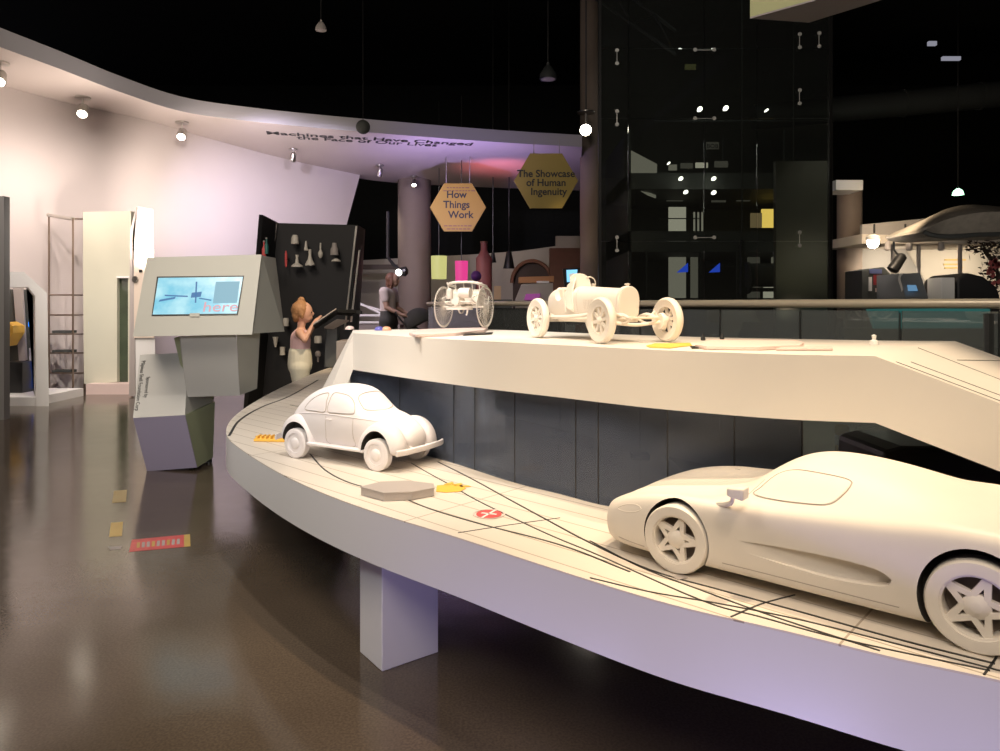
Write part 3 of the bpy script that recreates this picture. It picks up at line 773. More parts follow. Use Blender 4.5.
# ---- the low supercar
def supercar():
    W = M['carwhite']
    r = empty('car_model', (.734, 1.529, ZL), 2.442, label='large low white sports car model filling the right end of the low platform', cat='model car')
    # half section: bottom centre, bottom edge, sill, flank, fender crown, inner valley, pillar/roof side, roof centre
    def S(x, zb, yb, ys, zs, yf, zf, yc, zc, yv, zv, yr, zr, zt):
        return (x, [(0, zb), (yb, zb), (ys, zs), (yf, zf), (yc, zc), (yv, zv), (yr, zr), (yr*.5, zt-.006), (0, zt)])
    st = [S(2.30, .20, .50, .60, .24, .62, .34, .56, .42, .42, .44, .28, .45, .45),
          S(2.22, .11, .70, .78, .16, .81, .34, .74, .475, .54, .49, .36, .485, .48),
          S(2.04, .09, .80, .88, .14, .91, .36, .85, .57, .66, .56, .40, .535, .52),
          S(1.75, .09, .87, .93, .14, .96, .42, .90, .665, .74, .65, .50, .585, .56),
          S(1.35, .09, .88, .94, .14, .97, .50, .92, .725, .76, .71, .54, .63, .60),
          S(.98, .09, .88, .94, .14, .97, .54, .93, .72, .78, .71, .58, .68, .66),
          S(.74, .09, .88, .94, .14, .97, .56, .95, .735, .80, .74, .60, .80, .82),
          S(.42, .09, .88, .94, .14, .97, .56, .96, .75, .80, .79, .58, 1.00, 1.05),
          S(.10, .09, .89, .95, .14, .97, .56, .965, .765, .79, .82, .53, 1.08, 1.135),
          S(-.30, .09, .90, .96, .14, .98, .56, .97, .79, .79, .85, .52, 1.07, 1.13),
          S(-.70, .09, .90, .97, .14, .99, .56, .98, .82, .80, .87, .54, 1.01, 1.08),
          S(-1.05, .09, .90, .97, .14, 1.0, .58, .98, .86, .84, .90, .58, .94, .99),
          S(-1.40, .12, .90, .97, .18, 1.0, .60, .97, .87, .84, .89, .62, .88, .90),
          S(-1.80, .14, .88, .94, .22, .98, .60, .95, .85, .82, .87, .62, .86, .86),
          S(-2.15, .20, .80, .90, .28, .93, .60, .90, .81, .78, .84, .60, .84, .84),
          S(-2.25, .30, .70, .80, .36, .85, .60, .82, .76, .72, .79, .56, .80, .80)]
    bm = bmesh.new(); loft_sections(bm, st)
    body = obj('body', bm, [W, M['wellshade'], M['groove']], r)
    m = body.modifiers.new('s', 'SUBSURF'); m.levels = 3; bake(body)
    tr = tree_of(body)
    win = [(.56, .815), (.52, .87), (.40, .985), (.22, 1.04), (-.04, 1.045), (-.25, 1.03), (-.285, .99), (-.22, .90), (-.15, .855), (-.02, .835), (.3, .815)]
    ws = [(.66, -.56), (.88, -.5), (.93, 0), (.88, .5), (.66, .56), (.30, .46), (.22, 0), (.30, -.46)]
    cuts = []
    for s in (-1, 1):
        cuts.append(groove(tr, win, 'y', s, .0085))
        cuts.append(groove(tr, [(.62, .80), (.52, .92)], 'y', s, .005, closed=False))
        cuts.append(groove(tr, [(2.0, .19), (1.78, .175), (1.66, .17)], 'y', s, .006, closed=False))
        cuts.append(groove(tr, [(.8, .20), (0, .20), (-.75, .20)], 'y', s, .005, closed=False))
        # long flank scoop, deepest at its rear end
        bm = bmesh.new()
        ol = catmull([Vector((a, b, 0)) for a, b in [(.95, .40), (.4, .455), (-.2, .475), (-.55, .462), (-.675, .42), (-.69, .385), (-.65, .345), (-.5, .318), (-.15, .30), (.4, .335)]], 5, True)
        ins, outs = [], []
        for p in ol:
            t = (.95-p.x)/1.6; d = .135*t-.012
            ins.append(bm.verts.new((p.x, s*(.975-d), p.y))); outs.append(bm.verts.new((p.x, s*1.25, p.y)))
        n = len(ol)
        for k in range(n): bm.faces.new((ins[k], ins[(k+1) % n], outs[(k+1) % n], outs[k]))
        bm.faces.new(ins); bm.faces.new(outs[::-1])
        cuts.append(cutter(bm, W))
        cuts.append(wheel_cut(1.29, s*.73, s*1.2, .33, .362)); cuts.append(wheel_cut(-1.29, s*.72, s*1.2, .345, .41))
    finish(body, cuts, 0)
    for s in (-1, 1):
        pane(tr, win, 'y', s, .004, 'side_window', W, r, .955)
        if s > 0:
            bm = bmesh.new(); tube(bm, catmull([Vector(p) for p in [(.86, .88, .70), (.70, .96, .76), (.66, 1.01, .84)]], 4), [.03, .03, .028, .026, .024, .022, .02, .02, .02], 8)
            build(bm, 'mirror_stalk', r, W)
            bm = bmesh.new(); hull(bm, [(.60+a*.075, 1.02+b*.085, .88+c*.055) for a in (-1, 1) for b in (-1, 1) for c in (-1, 1) if not (a > 0)]+[(.70, 1.02+b*.06, .88+c*.035) for b in (-1, 1) for c in (-1, 1)])
            mo = build(bm, 'mirror', r, W); bev(mo, .022, 3)
        bm = bmesh.new()
        tube(bm, [h[0]+h[1]*.001 for h in outline_on(tr, [(2.02, .47), (1.9, .53), (1.75, .555), (1.70, .52), (1.85, .47)], 'y', s)], .004, 5, closed=True)
        build(bm, 'headlamp_outline', r, W)
    # rear wing
    bm = bmesh.new(); prism(bm, [(-1.85, -.92, 1.12), (-2.2, -.92, 1.16), (-2.2, .92, 1.16), (-1.85, .92, 1.12)], (0, 0, .035))
    for s in (-1, 1): prism(bm, [(-1.7, s*.92, .88), (-2.2, s*.92, .86), (-2.2, s*.92, 1.18), (-1.9, s*.92, 1.15)], (0, -s*.04, 0))
    bev(build(bm, 'rear_wing', r, W), .01)
    for x, R in ((1.29, .345), (-1.29, .362)):
        for s in (-1, 1): wheel(r, x, s*.86, R/1.067*.985, R, .23, 'star', s, W, .2165)
        bm = bmesh.new(); cyl(bm, (x, -.78, .32), (x, .78, .32), .06, 10); build(bm, 'axle', r, M['wellshade'])
    root_scale(r, .221, .97, 1.067); return r
supercar()

# ---- the open racing car
def roadster():
    W = M['carwhite']
    r = empty('car_model', (.345, 2.445, ZU), -1.15, label='white open racing car model with spoked wheels on the raised platform', cat='model car')
    def S(x, zb, y, zm, zt, k=.75):
        h = zt-zm
        return (x, [(0, zb), (y*.75, zb), (y*.96, zb+.1), (y, zm), (y*.95, zm+h*.45), (y*k, zm+h*.8), (y*.35, zt-.01), (0, zt)])
    st = [S(.95, .44, .165, .64, .89), S(.88, .40, .195, .66, .91), S(.5, .38, .235, .69, .93), S(.05, .36, .28, .72, .95), S(-.25, .34, .33, .74, .97),
          S(-.45, .33, .355, .74, .98), S(-.85, .33, .38, .72, .98), S(-1.1, .34, .38, .72, .99), S(-1.35, .38, .345, .68, .96), S(-1.62, .44, .24, .64, .86), S(-1.88, .52, .06, .60, .69)]
    bm = bmesh.new(); loft_sections(bm, st); body = obj('body', bm, [W, M['wellshade'], M['groove']], r)
    m = body.modifiers.new('s', 'SUBSURF'); m.levels = 2; bake(body)
    tr = tree_of(body)
    bm = bmesh.new(); bmesh.ops.create_uvsphere(bm, u_segments=40, v_segments=20, radius=1)
    for v in bm.verts:
        x, y, z = v.co; v.co = (-.84+x*.36, y*.34, 1.02+z*.52)
    c1 = cutter(bm, W)
    cs = [c1]
    for s in (-1, 1):
        bm = bmesh.new(); bmesh.ops.create_uvsphere(bm, u_segments=24, v_segments=12, radius=1, matrix=Matrix.Translation((-.86, s*.34, 1.0))@Matrix.Diagonal((.22, .2, .30, 1))); cs.append(cutter(bm, W))
        for k in range(14):
            x = .0+k*.045; cs.append(groove(tr, [(x, .55), (x-.02, .72)], 'y', s, .006, closed=False, sub=2))
    cs.append(groove(tr, [(-.20, .42), (-.24, .7), (-.26, .9)], 'y', -1, .006, closed=False)); cs.append(groove(tr, [(-.20, .42), (-.24, .7), (-.26, .9)], 'y', 1, .006, closed=False))
    finish(body, cs, 0)
    # radiator with horseshoe shell
    sh = [(-.20, .44), (-.235, .6), (-.24, .78), (-.19, .92), (-.09, .985), (0, .995), (.09, .985), (.19, .92), (.24, .78), (.235, .6), (.20, .44), (0, .42)]
    ps = catmull([Vector((0, y, z)) for y, z in sh], 4, True)
    bm = bmesh.new(); prism(bm, [(.93, p.y*.86, .67+(p.z-.70)*.93) for p in ps], (.085, 0, 0)); bev(build(bm, 'radiator_shell', r, W), .02)
    bm = bmesh.new(); prism(bm, [(1.015, p.y*.72, .67+(p.z-.70)*.80) for p in ps], (.008, 0, 0)); build(bm, 'radiator_core', r, W)
    bm = bmesh.new(); lathe(bm, [(.03, 1.0), (.03, 1.02), (.05, 1.03), (.05, 1.045), (.015, 1.05)], 16, c=(.96, 0, -.06)); build(bm, 'filler_cap', r, W)
    bm = bmesh.new(); lathe(bm, [(.02, .98), (.02, 1.03), (.035, 1.035), (.035, 1.05)], 12, c=(-.28, .05, -.03)); build(bm, 'fuel_cap', r, W)
    # aero screen and cowl shield in front of the driver
    bm = bmesh.new(); pts = catmull([Vector((0, y, z)) for y, z in [(-.20, .95), (-.19, 1.12), (-.1, 1.2), (0, 1.215), (.1, 1.2), (.19, 1.12), (.20, .95)]], 4)
    prism(bm, [(-.50-(p.z-.95)*.35, p.y-.08, p.z) for p in pts], (-.03, 0, 0)); build(bm, 'wind_deflector', r, W)
    bm = bmesh.new(); prism(bm, [(-.30, -.37, .50), (-.38, -.33, .94), (-.50, -.20, 1.14), (-.62, -.31, 1.0), (-.58, -.39, .60)], (0, .035, 0)); bev(build(bm, 'cowl_side', r, W), .012)
    bm = bmesh.new()
    ring = [Vector((-.62+.06*math.sin(a), .12+.15*math.cos(a), 1.0+.15*math.sin(a))) for a in [2*PI*k/24 for k in range(24)]]
    tube(bm, ring, .012, 6, closed=True); tube(bm, [(-.62, -.03, 1.0), (-.62, .27, 1.0)], .009, 6); tube(bm, [(-.62, .12, 1.0), (-.38, .12, .9)], .012, 6)
    build(bm, 'steering_wheel', r, W)
    bm = bmesh.new(); box(bm, (-.86, 0, .58), (.42, .56, .12)); box(bm, (-1.1, 0, .78), (.10, .54, .36)); bev(build(bm, 'seat', r, W), .04, 3)
    # chassis, axles, springs
    for s in (-1, 1):
        bm = bmesh.new(); tube(bm, catmull([Vector(p) for p in [(1.52, s*.25, .42), (1.40, s*.25, .42), (1.15, s*.25, .47), (.6, s*.30, .40), (-.8, s*.36, .38), (-1.3, s*.3, .45)]], 4), .03, 8); build(bm, 'chassis_rail', r, W)
        bm = bmesh.new(); tube(bm, catmull([Vector(p) for p in [(1.5, s*.25, .40), (1.3, s*.25, .33), (1.1, s*.25, .33), (.85, s*.25, .40)]], 4), .022, 6); build(bm, 'leaf_spring', r, W)
        bm = bmesh.new(); lathe(bm, [(.13, s*.46), (.14, s*.48), (.14, s*.53)], 20, 'Y', (1.2, 0, .355)); build(bm, 'brake_drum', r, W)
        bm = bmesh.new(); tube(bm, [(1.25, s*.26, .44), (1.15, s*.40, .52), (1.18, s*.44, .42)], .02, 6); build(bm, 'friction_damper', r, W)
    bm = bmesh.new(); tube(bm, catmull([Vector(p) for p in [(1.2, -.58, .355), (1.22, -.35, .33), (1.22, 0, .30), (1.22, .35, .33), (1.2, .58, .355)]], 4), .03, 10); build(bm, 'front_axle', r, W)
    bm = bmesh.new(); tube(bm, [(1.08, -.50, .40), (1.08, .50, .40)], .014, 6); build(bm, 'track_rod', r, W)
    bm = bmesh.new(); tube(bm, [(1.5, -.25, .42), (1.5, .25, .42)], .02, 6); build(bm, 'front_cross_tube', r, W)
    bm = bmesh.new(); tube(bm, [(-1.2, -.58, .355), (-1.2, .58, .355)], .05, 10); build(bm, 'rear_axle', r, W)
    bm = bmesh.new(); tube(bm, catmull([Vector(p) for p in [(.45, -.36, .50), (.2, -.42, .44), (-.8, -.44, .40), (-1.7, -.42, .40)]], 4), .035, 8); build(bm, 'exhaust_pipe', r, W)
    bm = bmesh.new(); tube(bm, [(-.45, -.42, .50), (-.56, -.43, .95)], .012, 6); build(bm, 'brake_lever', r, W)
    bm = bmesh.new(); prism(bm, [(.9, -.24, .34), (.2, -.28, .32), (-1.0, -.3, .32), (-1.0, .3, .32), (.2, .28, .32), (.9, .24, .34)], (0, 0, .06)); build(bm, 'undertray', r, W)
    for x in (1.2, -1.2):
        for s in (-1, 1): wheel(r, x, s*.62, .36/.95, .36, .13, 'spoke', s, W, .205)
    root_scale(r, .205, .88, .95); return r
roadster()

# ---- the first motor carriage seen from behind
def carriage():
    W = M['carwhite']
    p = P(464, 329.3, 3.33); p.z = ZU
    r = empty('carriage_model', (p.x, 3.36, ZU+.0125), 1.17, label='white three wheeled motor carriage model with bench seat on the raised platform', cat='model carriage')
    def spw(name, x, y, R, ns, side):
        bm = bmesh.new(); lathe(bm, [(R*.91, -.035), (R, -.028), (R, .028), (R*.91, .035), (R*.90, 0)], 48, 'Y', closed=True)
        t = obj('wheel', bm, W, r, smooth=True); t.location = (x, y, R); t['wx'] = 1
        bm = bmesh.new(); lathe(bm, [(.05, -.06), (.055, 0), (.05, .06), (.02, .08)], 16, 'Y')
        for k in range(ns):
            a = 2*PI*k/ns; tube(bm, [(math.cos(a)*.045, (-1)**k*.03, math.sin(a)*.045), (math.cos(a)*R*.94, 0, math.sin(a)*R*.94)], .010, 4, cap=False)
        o = obj('spokes', bm, W, t); o['wx'] = 1; return t
    ws = [spw('wheel', 0, s*.62, .56, 40, s) for s in (-1, 1)]+[spw('wheel', 1.45, 0, .40, 30, 1)]
    bm = bmesh.new(); tube(bm, [(0, -.62, .56), (0, .62, .56)], .025, 8); build(bm, 'rear_axle', r, W)
    bm = bmesh.new()
    for s in (-1, 1):
        tube(bm, catmull([Vector(q) for q in [(-.42, s*.36, .70), (-.2, s*.38, .62), (.6, s*.36, .60), (1.1, s*.2, .62), (1.45, s*.08, .86)]], 4), .02, 6)
        tube(bm, catmull([Vector(q) for q in [(-.5, s*.42, .78), (0, s*.44, .62), (.5, s*.42, .78)]], 4), .016, 5)
        tube(bm, catmull([Vector(q) for q in [(-.5, s*.42, .78), (0, s*.44, .88), (.5, s*.42, .78)]], 4), .016, 5)
    tube(bm, [(.5, -.38, .6), (.5, .38, .6)], .018, 6); tube(bm, [(-.42, -.36, .7), (-.42, .36, .7)], .018, 6)
    for s in (-1, 1): tube(bm, [(1.45, s*.07, .40), (1.45, s*.07, .86)], .016, 6)
    build(bm, 'frame', r, W)
    bm = bmesh.new(); box(bm, (.22, 0, .93), (.46, .90, .09)); box(bm, (.22, 0, 1.0), (.42, .86, .08)); bev(build(bm, 'seat', r, W), .03, 3)
    bm = bmesh.new(); box(bm, (.18, 0, .76), (.40, .84, .26)); bev(build(bm, 'seat_box', r, W), .02)
    bm = bmesh.new()
    tube(bm, catmull([Vector(q) for q in [(.40, -.47, 1.12), (.0, -.48, 1.17), (-.06, -.3, 1.22), (-.07, 0, 1.23), (-.06, .3, 1.22), (.0, .48, 1.17), (.40, .47, 1.12)]], 4), .038, 8)
    for y in (-.46, -.25, 0, .25, .46): tube(bm, [(-.0, y, .95), (-.05, y, 1.21)], .014, 6)
    build(bm, 'backrest', r, W)
    bm = bmesh.new(); lathe(bm, [(.34, -.03), (.36, -.03), (.36, .03), (.34, .03)], 40, 'Z', (-.30, 0, .52), closed=True)
    for k in range(6):
        a = k*PI/3; tube(bm, [(-.30, 0, .52), (-.30+math.cos(a)*.34, math.sin(a)*.34, .52)], .018, 5)
    build(bm, 'flywheel', r, W)
    bm = bmesh.new(); lathe(bm, [(.10, -.32), (.10, .05), (.06, .08), (.06, .15)], 20, 'X', (-.18, .02, .72)); lathe(bm, [(.11, -.2), (.11, .14)], 18, 'Z', (.05, .22, .76)); build(bm, 'engine', r, W)
    bm = bmesh.new(); lathe(bm, [(.13, -.16), (.14, -.14), (.14, .14), (.13, .16)], 20, 'Y', (-.32, -.18, .93)); lathe(bm, [(.08, -.16), (.09, -.14), (.09, .08), (.03, .12)], 20, 'Z', (-.36, .26, .94)); build(bm, 'tank', r, W)
    bm = bmesh.new(); lathe(bm, [(.17, -.02), (.19, -.02), (.19, .02), (.17, .02)], 28, 'Y', (.42, .3, .56), closed=True); tube(bm, [(.42, -.42, .56), (.42, .42, .56)], .018, 6)
    for s in (-1, 1): tube(bm, [(.42, s*.5, .60), (0, s*.5, .72)], .008, 4); tube(bm, [(.42, s*.5, .52), (0, s*.5, .40)], .008, 4)
    build(bm, 'drive_shaft', r, W)
    bm = bmesh.new(); tube(bm, [(.35, .52, .6), (.15, .60, 1.24)], .02, 6); build(bm, 'brake_lever', r, W)
    bm = bmesh.new(); tube(bm, [(1.42, 0, .86), (1.1, 0, 1.22), (.95, 0, 1.24)], .014, 6); tube(bm, [(.95, -.1, 1.24), (.95, .1, 1.24)], .012, 6); build(bm, 'tiller', r, W)
    bm = bmesh.new(); box(bm, (.72, 0, .60), (.45, .50, .03)); build(bm, 'floorboard', r, W)
    bm = bmesh.new(); tube(bm, catmull([Vector(q) for q in [(-.2, -.2, .6), (-.35, -.25, .38), (-.5, -.3, .36)]], 4), .022, 6); build(bm, 'exhaust_pipe', r, W)
    root_scale(r, .178, 1, 1.0)
    for t in ws:
        t.data.transform(Matrix.Scale(.178, 4))
        for c_ in t.children: c_.data.transform(Matrix.Scale(.178, 4))
    return r
carriage()
# ------------------------------------------------------------------ things lying on the platforms
def slab_thing(name, pts, q, h, m, label, cat, group=None, z0=.0013):
    ps = [dp(a, b, q) for a, b in pts]; c = sum(ps, Vector())/len(ps)
    bm = bmesh.new(); prism(bm, [p-c for p in ps], (0, 0, h)); o = obj(name, bm, m); o.location = c+Vector((0, 0, z0)); bev(o, min(h*.2, .003)); return tag(o, label, cat, group)
# grey octagonal plinth: top outline found at the height of its top
def octo(pts, q, h, m, label):
    ps = [dp(a, b, q-h) for a, b in pts]; c = sum(ps, Vector())/len(ps); c.z = EYE-q+.0013
    t = empty('octagonal_plinth', c, label=label, cat='plinth')
    bm = bmesh.new(); prism(bm, [Vector((p.x, p.y, c.z))-c for p in ps], (0, 0, h*.86)); obj('plinth_block', bm, m, t)
    bm = bmesh.new(); prism(bm, [(Vector((p.x, p.y, c.z))-c)*1.02+Vector((0, 0, h*.86)) for p in ps], (0, 0, h*.14)); obj('top_plate', bm, m, t)
octo([(361, 487), (381, 482), (408, 481), (433, 484), (434, 488), (412, 492), (384, 493)], QL, .026, M['greyp'], 'low grey octagonal plinth on the platform in front of the small rounded car')
# flat vinyl hand mark beside it
ym = empty('yellow_floor_mark', dp(452, 490, QL)+Vector((0, 0, .0014)), label='yellow vinyl hand mark beside the grey octagonal plinth', cat='floor mark')
def flat(bm, pts, q, org, h=.0008):
    prism(bm, [dp(a, b, q)-Vector((org.x, org.y, EYE-q)) for a, b in pts], (0, 0, h))
bm = bmesh.new(); flat(bm, [(437, 486), (449, 485), (462, 486), (466, 489), (460, 492), (446, 493), (436, 492)], QL, ym.location); obj('palm', bm, M['yellow'], ym)
for a in ((444, 484.6, 452, 482.4), (452, 484.8, 461, 483.6), (458, 486, 469, 486)):
    bm = bmesh.new(); flat(bm, [(a[0], a[1]), (a[2], a[3]), (a[2]+2, a[3]+1.2), (a[0]+3, a[1]+1.6)], QL, ym.location); obj('finger', bm, M['yellow'], ym)
# red prohibition roundel
c = dp(489, 514.5, QL); c.z = ZL+.0014
t = empty('red_floor_mark', c, label='red round prohibition mark on the platform between the two cars', cat='floor mark')
bm = bmesh.new(); lathe(bm, [(.036, 0), (.036, .0008)], 40); o = obj('red_disc', bm, M['red'], t)
bm = bmesh.new(); lathe(bm, [(.046, 0), (.046, .0008), (.041, .0008), (.041, 0)], 40, closed=True); obj('white_rim', bm, M['pinkp'], t)
bm = bmesh.new(); box(bm, (0, 0, .0012), (.085, .007, .0007), Matrix.Rotation(1.1, 3, 'Z')); obj('slash', bm, M['white'], t)
bm = bmesh.new(); box(bm, (0, 0, .0012), (.045, .009, .0007), Matrix.Rotation(-.3, 3, 'Z')); obj('pictogram', bm, M['white'], t)
# yellow comb block behind the small car
c = dp(272, 441, QL); c.z = ZL+.0014
t = empty('yellow_comb_block', c, label='yellow ridged block on the platform behind the small rounded car', cat='block')
bm = bmesh.new(); box(bm, (0, 0, .006), (.145, .05, .012), Matrix.Rotation(-.1, 3, 'Z')); bev(obj('base_plate', bm, M['yellow'], t), .002)
for k in range(7):
    bm = bmesh.new(); box(bm, (-.06+k*.02, .0+.006-k*.002, .017), (.008, .048, .012), Matrix.Rotation(-.1, 3, 'Z')); obj('ridge', bm, M['yellow'], t)
slab_thing('grey_floor_sticker', [(672, 577), (682, 575.5), (688, 578.5), (678, 580.5)], QL, .0008, M['greyp'], 'tiny grey sticker beside the front wheel of the sports car', 'floor mark')
# on the raised platform
o = slab_thing('pink_plinth', [(409, 335.8), (420, 332.0), (488, 329.9), (484, 333.0), (455, 336.0), (416, 337.8)], QU, .012, M['pinkp'], 'low pinkish plinth under the three wheeled carriage', 'plinth')
slab_thing('text_plate', [(463, 336), (466, 334.6), (493, 333.2), (492, 334.6)], QU, .004, M['blackm'], 'thin dark plate lying in front of the three wheeled carriage', 'plate')
for (x0, x1, y0, y1, l) in [(646, 690, 345, 348, 'yellow vinyl mark near the front wheel of the racing car')]:
    ym = empty('yellow_floor_mark', dp(668, 346.5, QU)+Vector((0, 0, .0012)), label=l, cat='floor mark')
    bm = bmesh.new(); flat(bm, [(646, 346.3), (655, 344), (690, 343.5), (692, 346), (670, 348.6), (650, 348)], QU, ym.location, .0012); obj('palm', bm, M['yellow'], ym)
    bm = bmesh.new(); flat(bm, [(690, 347.5), (700, 347.0), (705, 348.6), (692, 349.2)], QU, ym.location, .003); obj('black_tip', bm, M['blackm'], ym)
slab_thing('pink_plinth', [(695, 348.4), (709, 343.0), (795, 343.3), (804, 346), (800, 349), (760, 350.6), (706, 350)], QU, .010, M['pinkp'], 'long low pinkish plinth right of the racing car', 'plinth')
slab_thing('text_plate', [(776, 351), (783, 349), (832, 348.6), (833, 351)], QU, .006, M['pinkp'], 'thin pale plate beside the long pinkish plinth', 'plate', z0=.0013)
for px, py, l in ((703, 341.5, 'nearer'), (722, 340.5, 'farther')):
    c = dp(px, py-1, QU); c.z = ZU+.001
    bm = bmesh.new(); lathe(bm, [(.008, 0), (.008, .008), (.004, .014), (.002, .022)], 12); o = obj('small_stud', bm, M['blackm'], None, True); o.location = c
    tag(o, 'tiny black stud behind the long pinkish plinth, '+('left one' if l == 'nearer' else 'right one'), 'stud', 'black studs by the railing')
c = dp(874, 345, QU); c.z = ZU+.001
bm = bmesh.new(); lathe(bm, [(.013, 0), (.012, .012), (.005, .016), (.007, .028), (.0, .032)], 16, full=False); o = obj('white_finial', bm, M['white'], None, True); o.location = c
tag(o, 'small white finial standing near the right bend of the raised platform', 'finial')
for i, (px, col, l) in enumerate([(354, M['pinkp'], 'round pink button block on the left end of the raised platform'), (386, mat('blue_vinyl', (.12, .12, .45), .4), 'round dark blue button on the raised platform'), (393, mat('peach_vinyl', (.78, .40, .24), .4), 'round peach button beside the dark blue one')]):
    c = P(px, 331.5, 3.55); c.z = ZU+.001
    bm = bmesh.new(); lathe(bm, [(.022, 0), (.022, .006), (.017, .014), (.008, .018)], 24); o = obj('push_button', bm, col, None, True); o.location = (c.x, 3.45-.1*(i > 0), c.z); tag(o, l, 'button')
# floor stickers
def floor_mark(name, pts, m, label, h=.001):
    ps = [fl(a, b) for a, b in pts]; c = sum(ps, Vector())/len(ps)
    bm = bmesh.new(); prism(bm, [p-c for p in ps], (0, 0, h)); o = obj(name, bm, m); o.location = c+Vector((0, 0, .0005)); return tag(o, label, 'floor mark')
M['yf'] = mat('worn_yellow_tape', (.55, .38, .10), .35, noise=.2); M['rf'] = mat('worn_red_tape', (.62, .10, .10), .35, noise=.3, nscale=20)
floor_mark('yellow_tape', [(111, 523), (123, 522), (122, 536), (109, 537)], M['yf'], 'nearer yellow tape patch on the floor left of the kiosk')
floor_mark('yellow_tape', [(114, 491), (127, 490), (126, 502), (112, 503)], mat('faded_yellow_tape', (.33, .24, .08), .35), 'farther and more faded yellow tape patch on the floor')
floor_mark('grey_tape', [(108, 547), (122, 546), (121, 549), (110, 550)], M['greyp'], 'short grey tape scrap beside the red floor strip')
t = empty('red_floor_strip', fl(160, 544)+Vector((0, 0, .0005)), label='red lettered strip with yellow end stuck on the floor before the kiosk', cat='floor mark')
def fpoly(pts, m, nm, h): 
    bm = bmesh.new(); prism(bm, [fl(a, b)-fl(160, 544) for a, b in pts], (0, 0, h)); return obj(nm, bm, m, t)
fpoly([(132, 540), (184, 535), (184, 547), (129, 552)], M['rf'], 'red_strip', .001)
fpoly([(184, 535), (190, 534.5), (190.5, 546.5), (184, 547)], M['yf'], 'yellow_end', .001)
for k in range(9):
    x = 137+k*5; fpoly([(x, 543-k*.45), (x+3, 542.7-k*.45), (x+2.6, 548-k*.45), (x-.4, 548.3-k*.45)], M['greyp'] if k % 3 else M['yf'], 'marking', .0016)

# ------------------------------------------------------------------ the touchscreen kiosk
YK = 4.35
def poly3(name, front, back, m, parent, org):
    """solid between a front outline and a matching back outline, both lists of (px, py, Y)"""
    a = [P(*p)-org for p in front]; b = [P(*p)-org for p in back]; bm = bmesh.new()
    va = [bm.verts.new(p) for p in a]; vb = [bm.verts.new(p) for p in b]; n = len(va)
    bm.faces.new(va); bm.faces.new(vb[::-1])
    for i in range(n): bm.faces.new((va[i], vb[i], vb[(i+1) % n], va[(i+1) % n]))
    bmesh.ops.triangulate(bm, faces=[f for f in bm.faces if len(f.verts) > 3 and False])
    return obj(name, bm, m, parent)
org = Vector((P(180, 472, YK).x, YK+.2, 0))
kk_ = empty('touchscreen_kiosk', org, label='faceted grey touchscreen kiosk with tilted head showing a blue screen', cat='kiosk')
# head: slab with sloping front
hf = [(147, 257.5, 4.42), (261.5, 254.5, 4.42), (252, 334.5, 4.18), (133, 336.5, 4.18)]
hb = [(160, 258, 4.75), (262, 256, 4.62), (257, 330, 4.55), (150, 331, 4.75)]
poly3('head', hf, hb, M['kiosk'], kk_, org)
poly3('head_side', [(262, 255.5, 4.46), (275.5, 258, 4.75), (284.5, 331.5, 4.62), (253, 333.5, 4.23)], [(240, 256, 4.75), (262, 258, 4.95), (270, 331, 4.95), (240, 332, 4.65)], M['kiosk'], kk_, org)
# screen lies on the sloping face
def on_face(px, py, tri, lift=0):
    a, b, c = [P(*p) for p in tri]; n = (b-a).cross(c-a).normalized()
    if n.y > 0: n = -n
    d = P(px, py, 1.0)-cam0; k = (a-cam0).dot(n)/d.dot(n)
    return cam0+d*k+n*lift, n
tri = (hf[0], hf[1], hf[3])
def face_poly(name, pts, m, lift, th=.004, tri=tri, parent=None):
    ps = []; 
    for a, b in pts: q, n = on_face(a, b, tri, lift); ps.append(q-org)
    bm = bmesh.new(); prism(bm, ps, -n*th); return obj(name, bm, m, parent or kk_)
sm = bpy.data.materials.new('screen_glow'); sm.use_nodes = True; nt = sm.node_tree; b_ = nt.nodes['Principled BSDF']
b_.inputs['Base Color'].default_value = (.02, .02, .02, 1); b_.inputs['Roughness'].default_value = .15
tc = nt.nodes.new('ShaderNodeTexCoord'); n_ = nt.nodes.new('ShaderNodeTexNoise'); n_.inputs['Scale'].default_value = 9; n_.inputs['Detail'].default_value = 3
cr = nt.nodes.new('ShaderNodeValToRGB'); cr.color_ramp.elements[0].position = .35; cr.color_ramp.elements[0].color = (.22, .62, .80, 1); cr.color_ramp.elements[1].position = .65; cr.color_ramp.elements[1].color = (.50, .85, .94, 1)
nt.links.new(tc.outputs['Object'], n_.inputs['Vector']); nt.links.new(n_.outputs['Fac'], cr.inputs[0]); nt.links.new(cr.outputs[0], b_.inputs['Emission Color']); b_.inputs['Emission Strength'].default_value = 1.0
face_poly('bezel', [(157, 276.6), (244.2, 275.6), (237.8, 315), (151.6, 316.2)], M['blackm'], .001, .003)
scn = face_poly('screen', [(158.5, 278), (243, 277), (236.8, 313.6), (152.8, 314.6)], sm, .002, .003)
face_poly('screen_panel', [(216, 282), (240, 281.5), (237, 303), (213, 303.5)], lit('pale_blue_glow', (.30, .58, .72), .8), .0035, .001, parent=scn)
for pts in ([(196, 282), (197.5, 282), (196.5, 303), (195, 303)], [(192, 293), (202, 292), (201, 297), (191, 298)], [(160, 300), (176, 297), (175, 299), (159, 302)], [(165, 295), (188, 296), (188, 297.3), (165, 296.3)], [(200, 298), (212, 300), (211, 301), (199, 299)]):
    face_poly('drawing', pts, lit('blue_ink_glow', (.06, .22, .50), .8), .004, .001, parent=scn)
q, n = on_face(202, 312, tri, .0045); xr = (on_face(235, 311, tri)[0]-on_face(205, 311.5, tri)[0]).normalized(); yu = n.cross(xr)
t_ = text('screen_text', 'here', .095, q-org, frame3(xr, yu), lit('pink_text_glow', (.85, .45, .50), .9), scn, .0008)
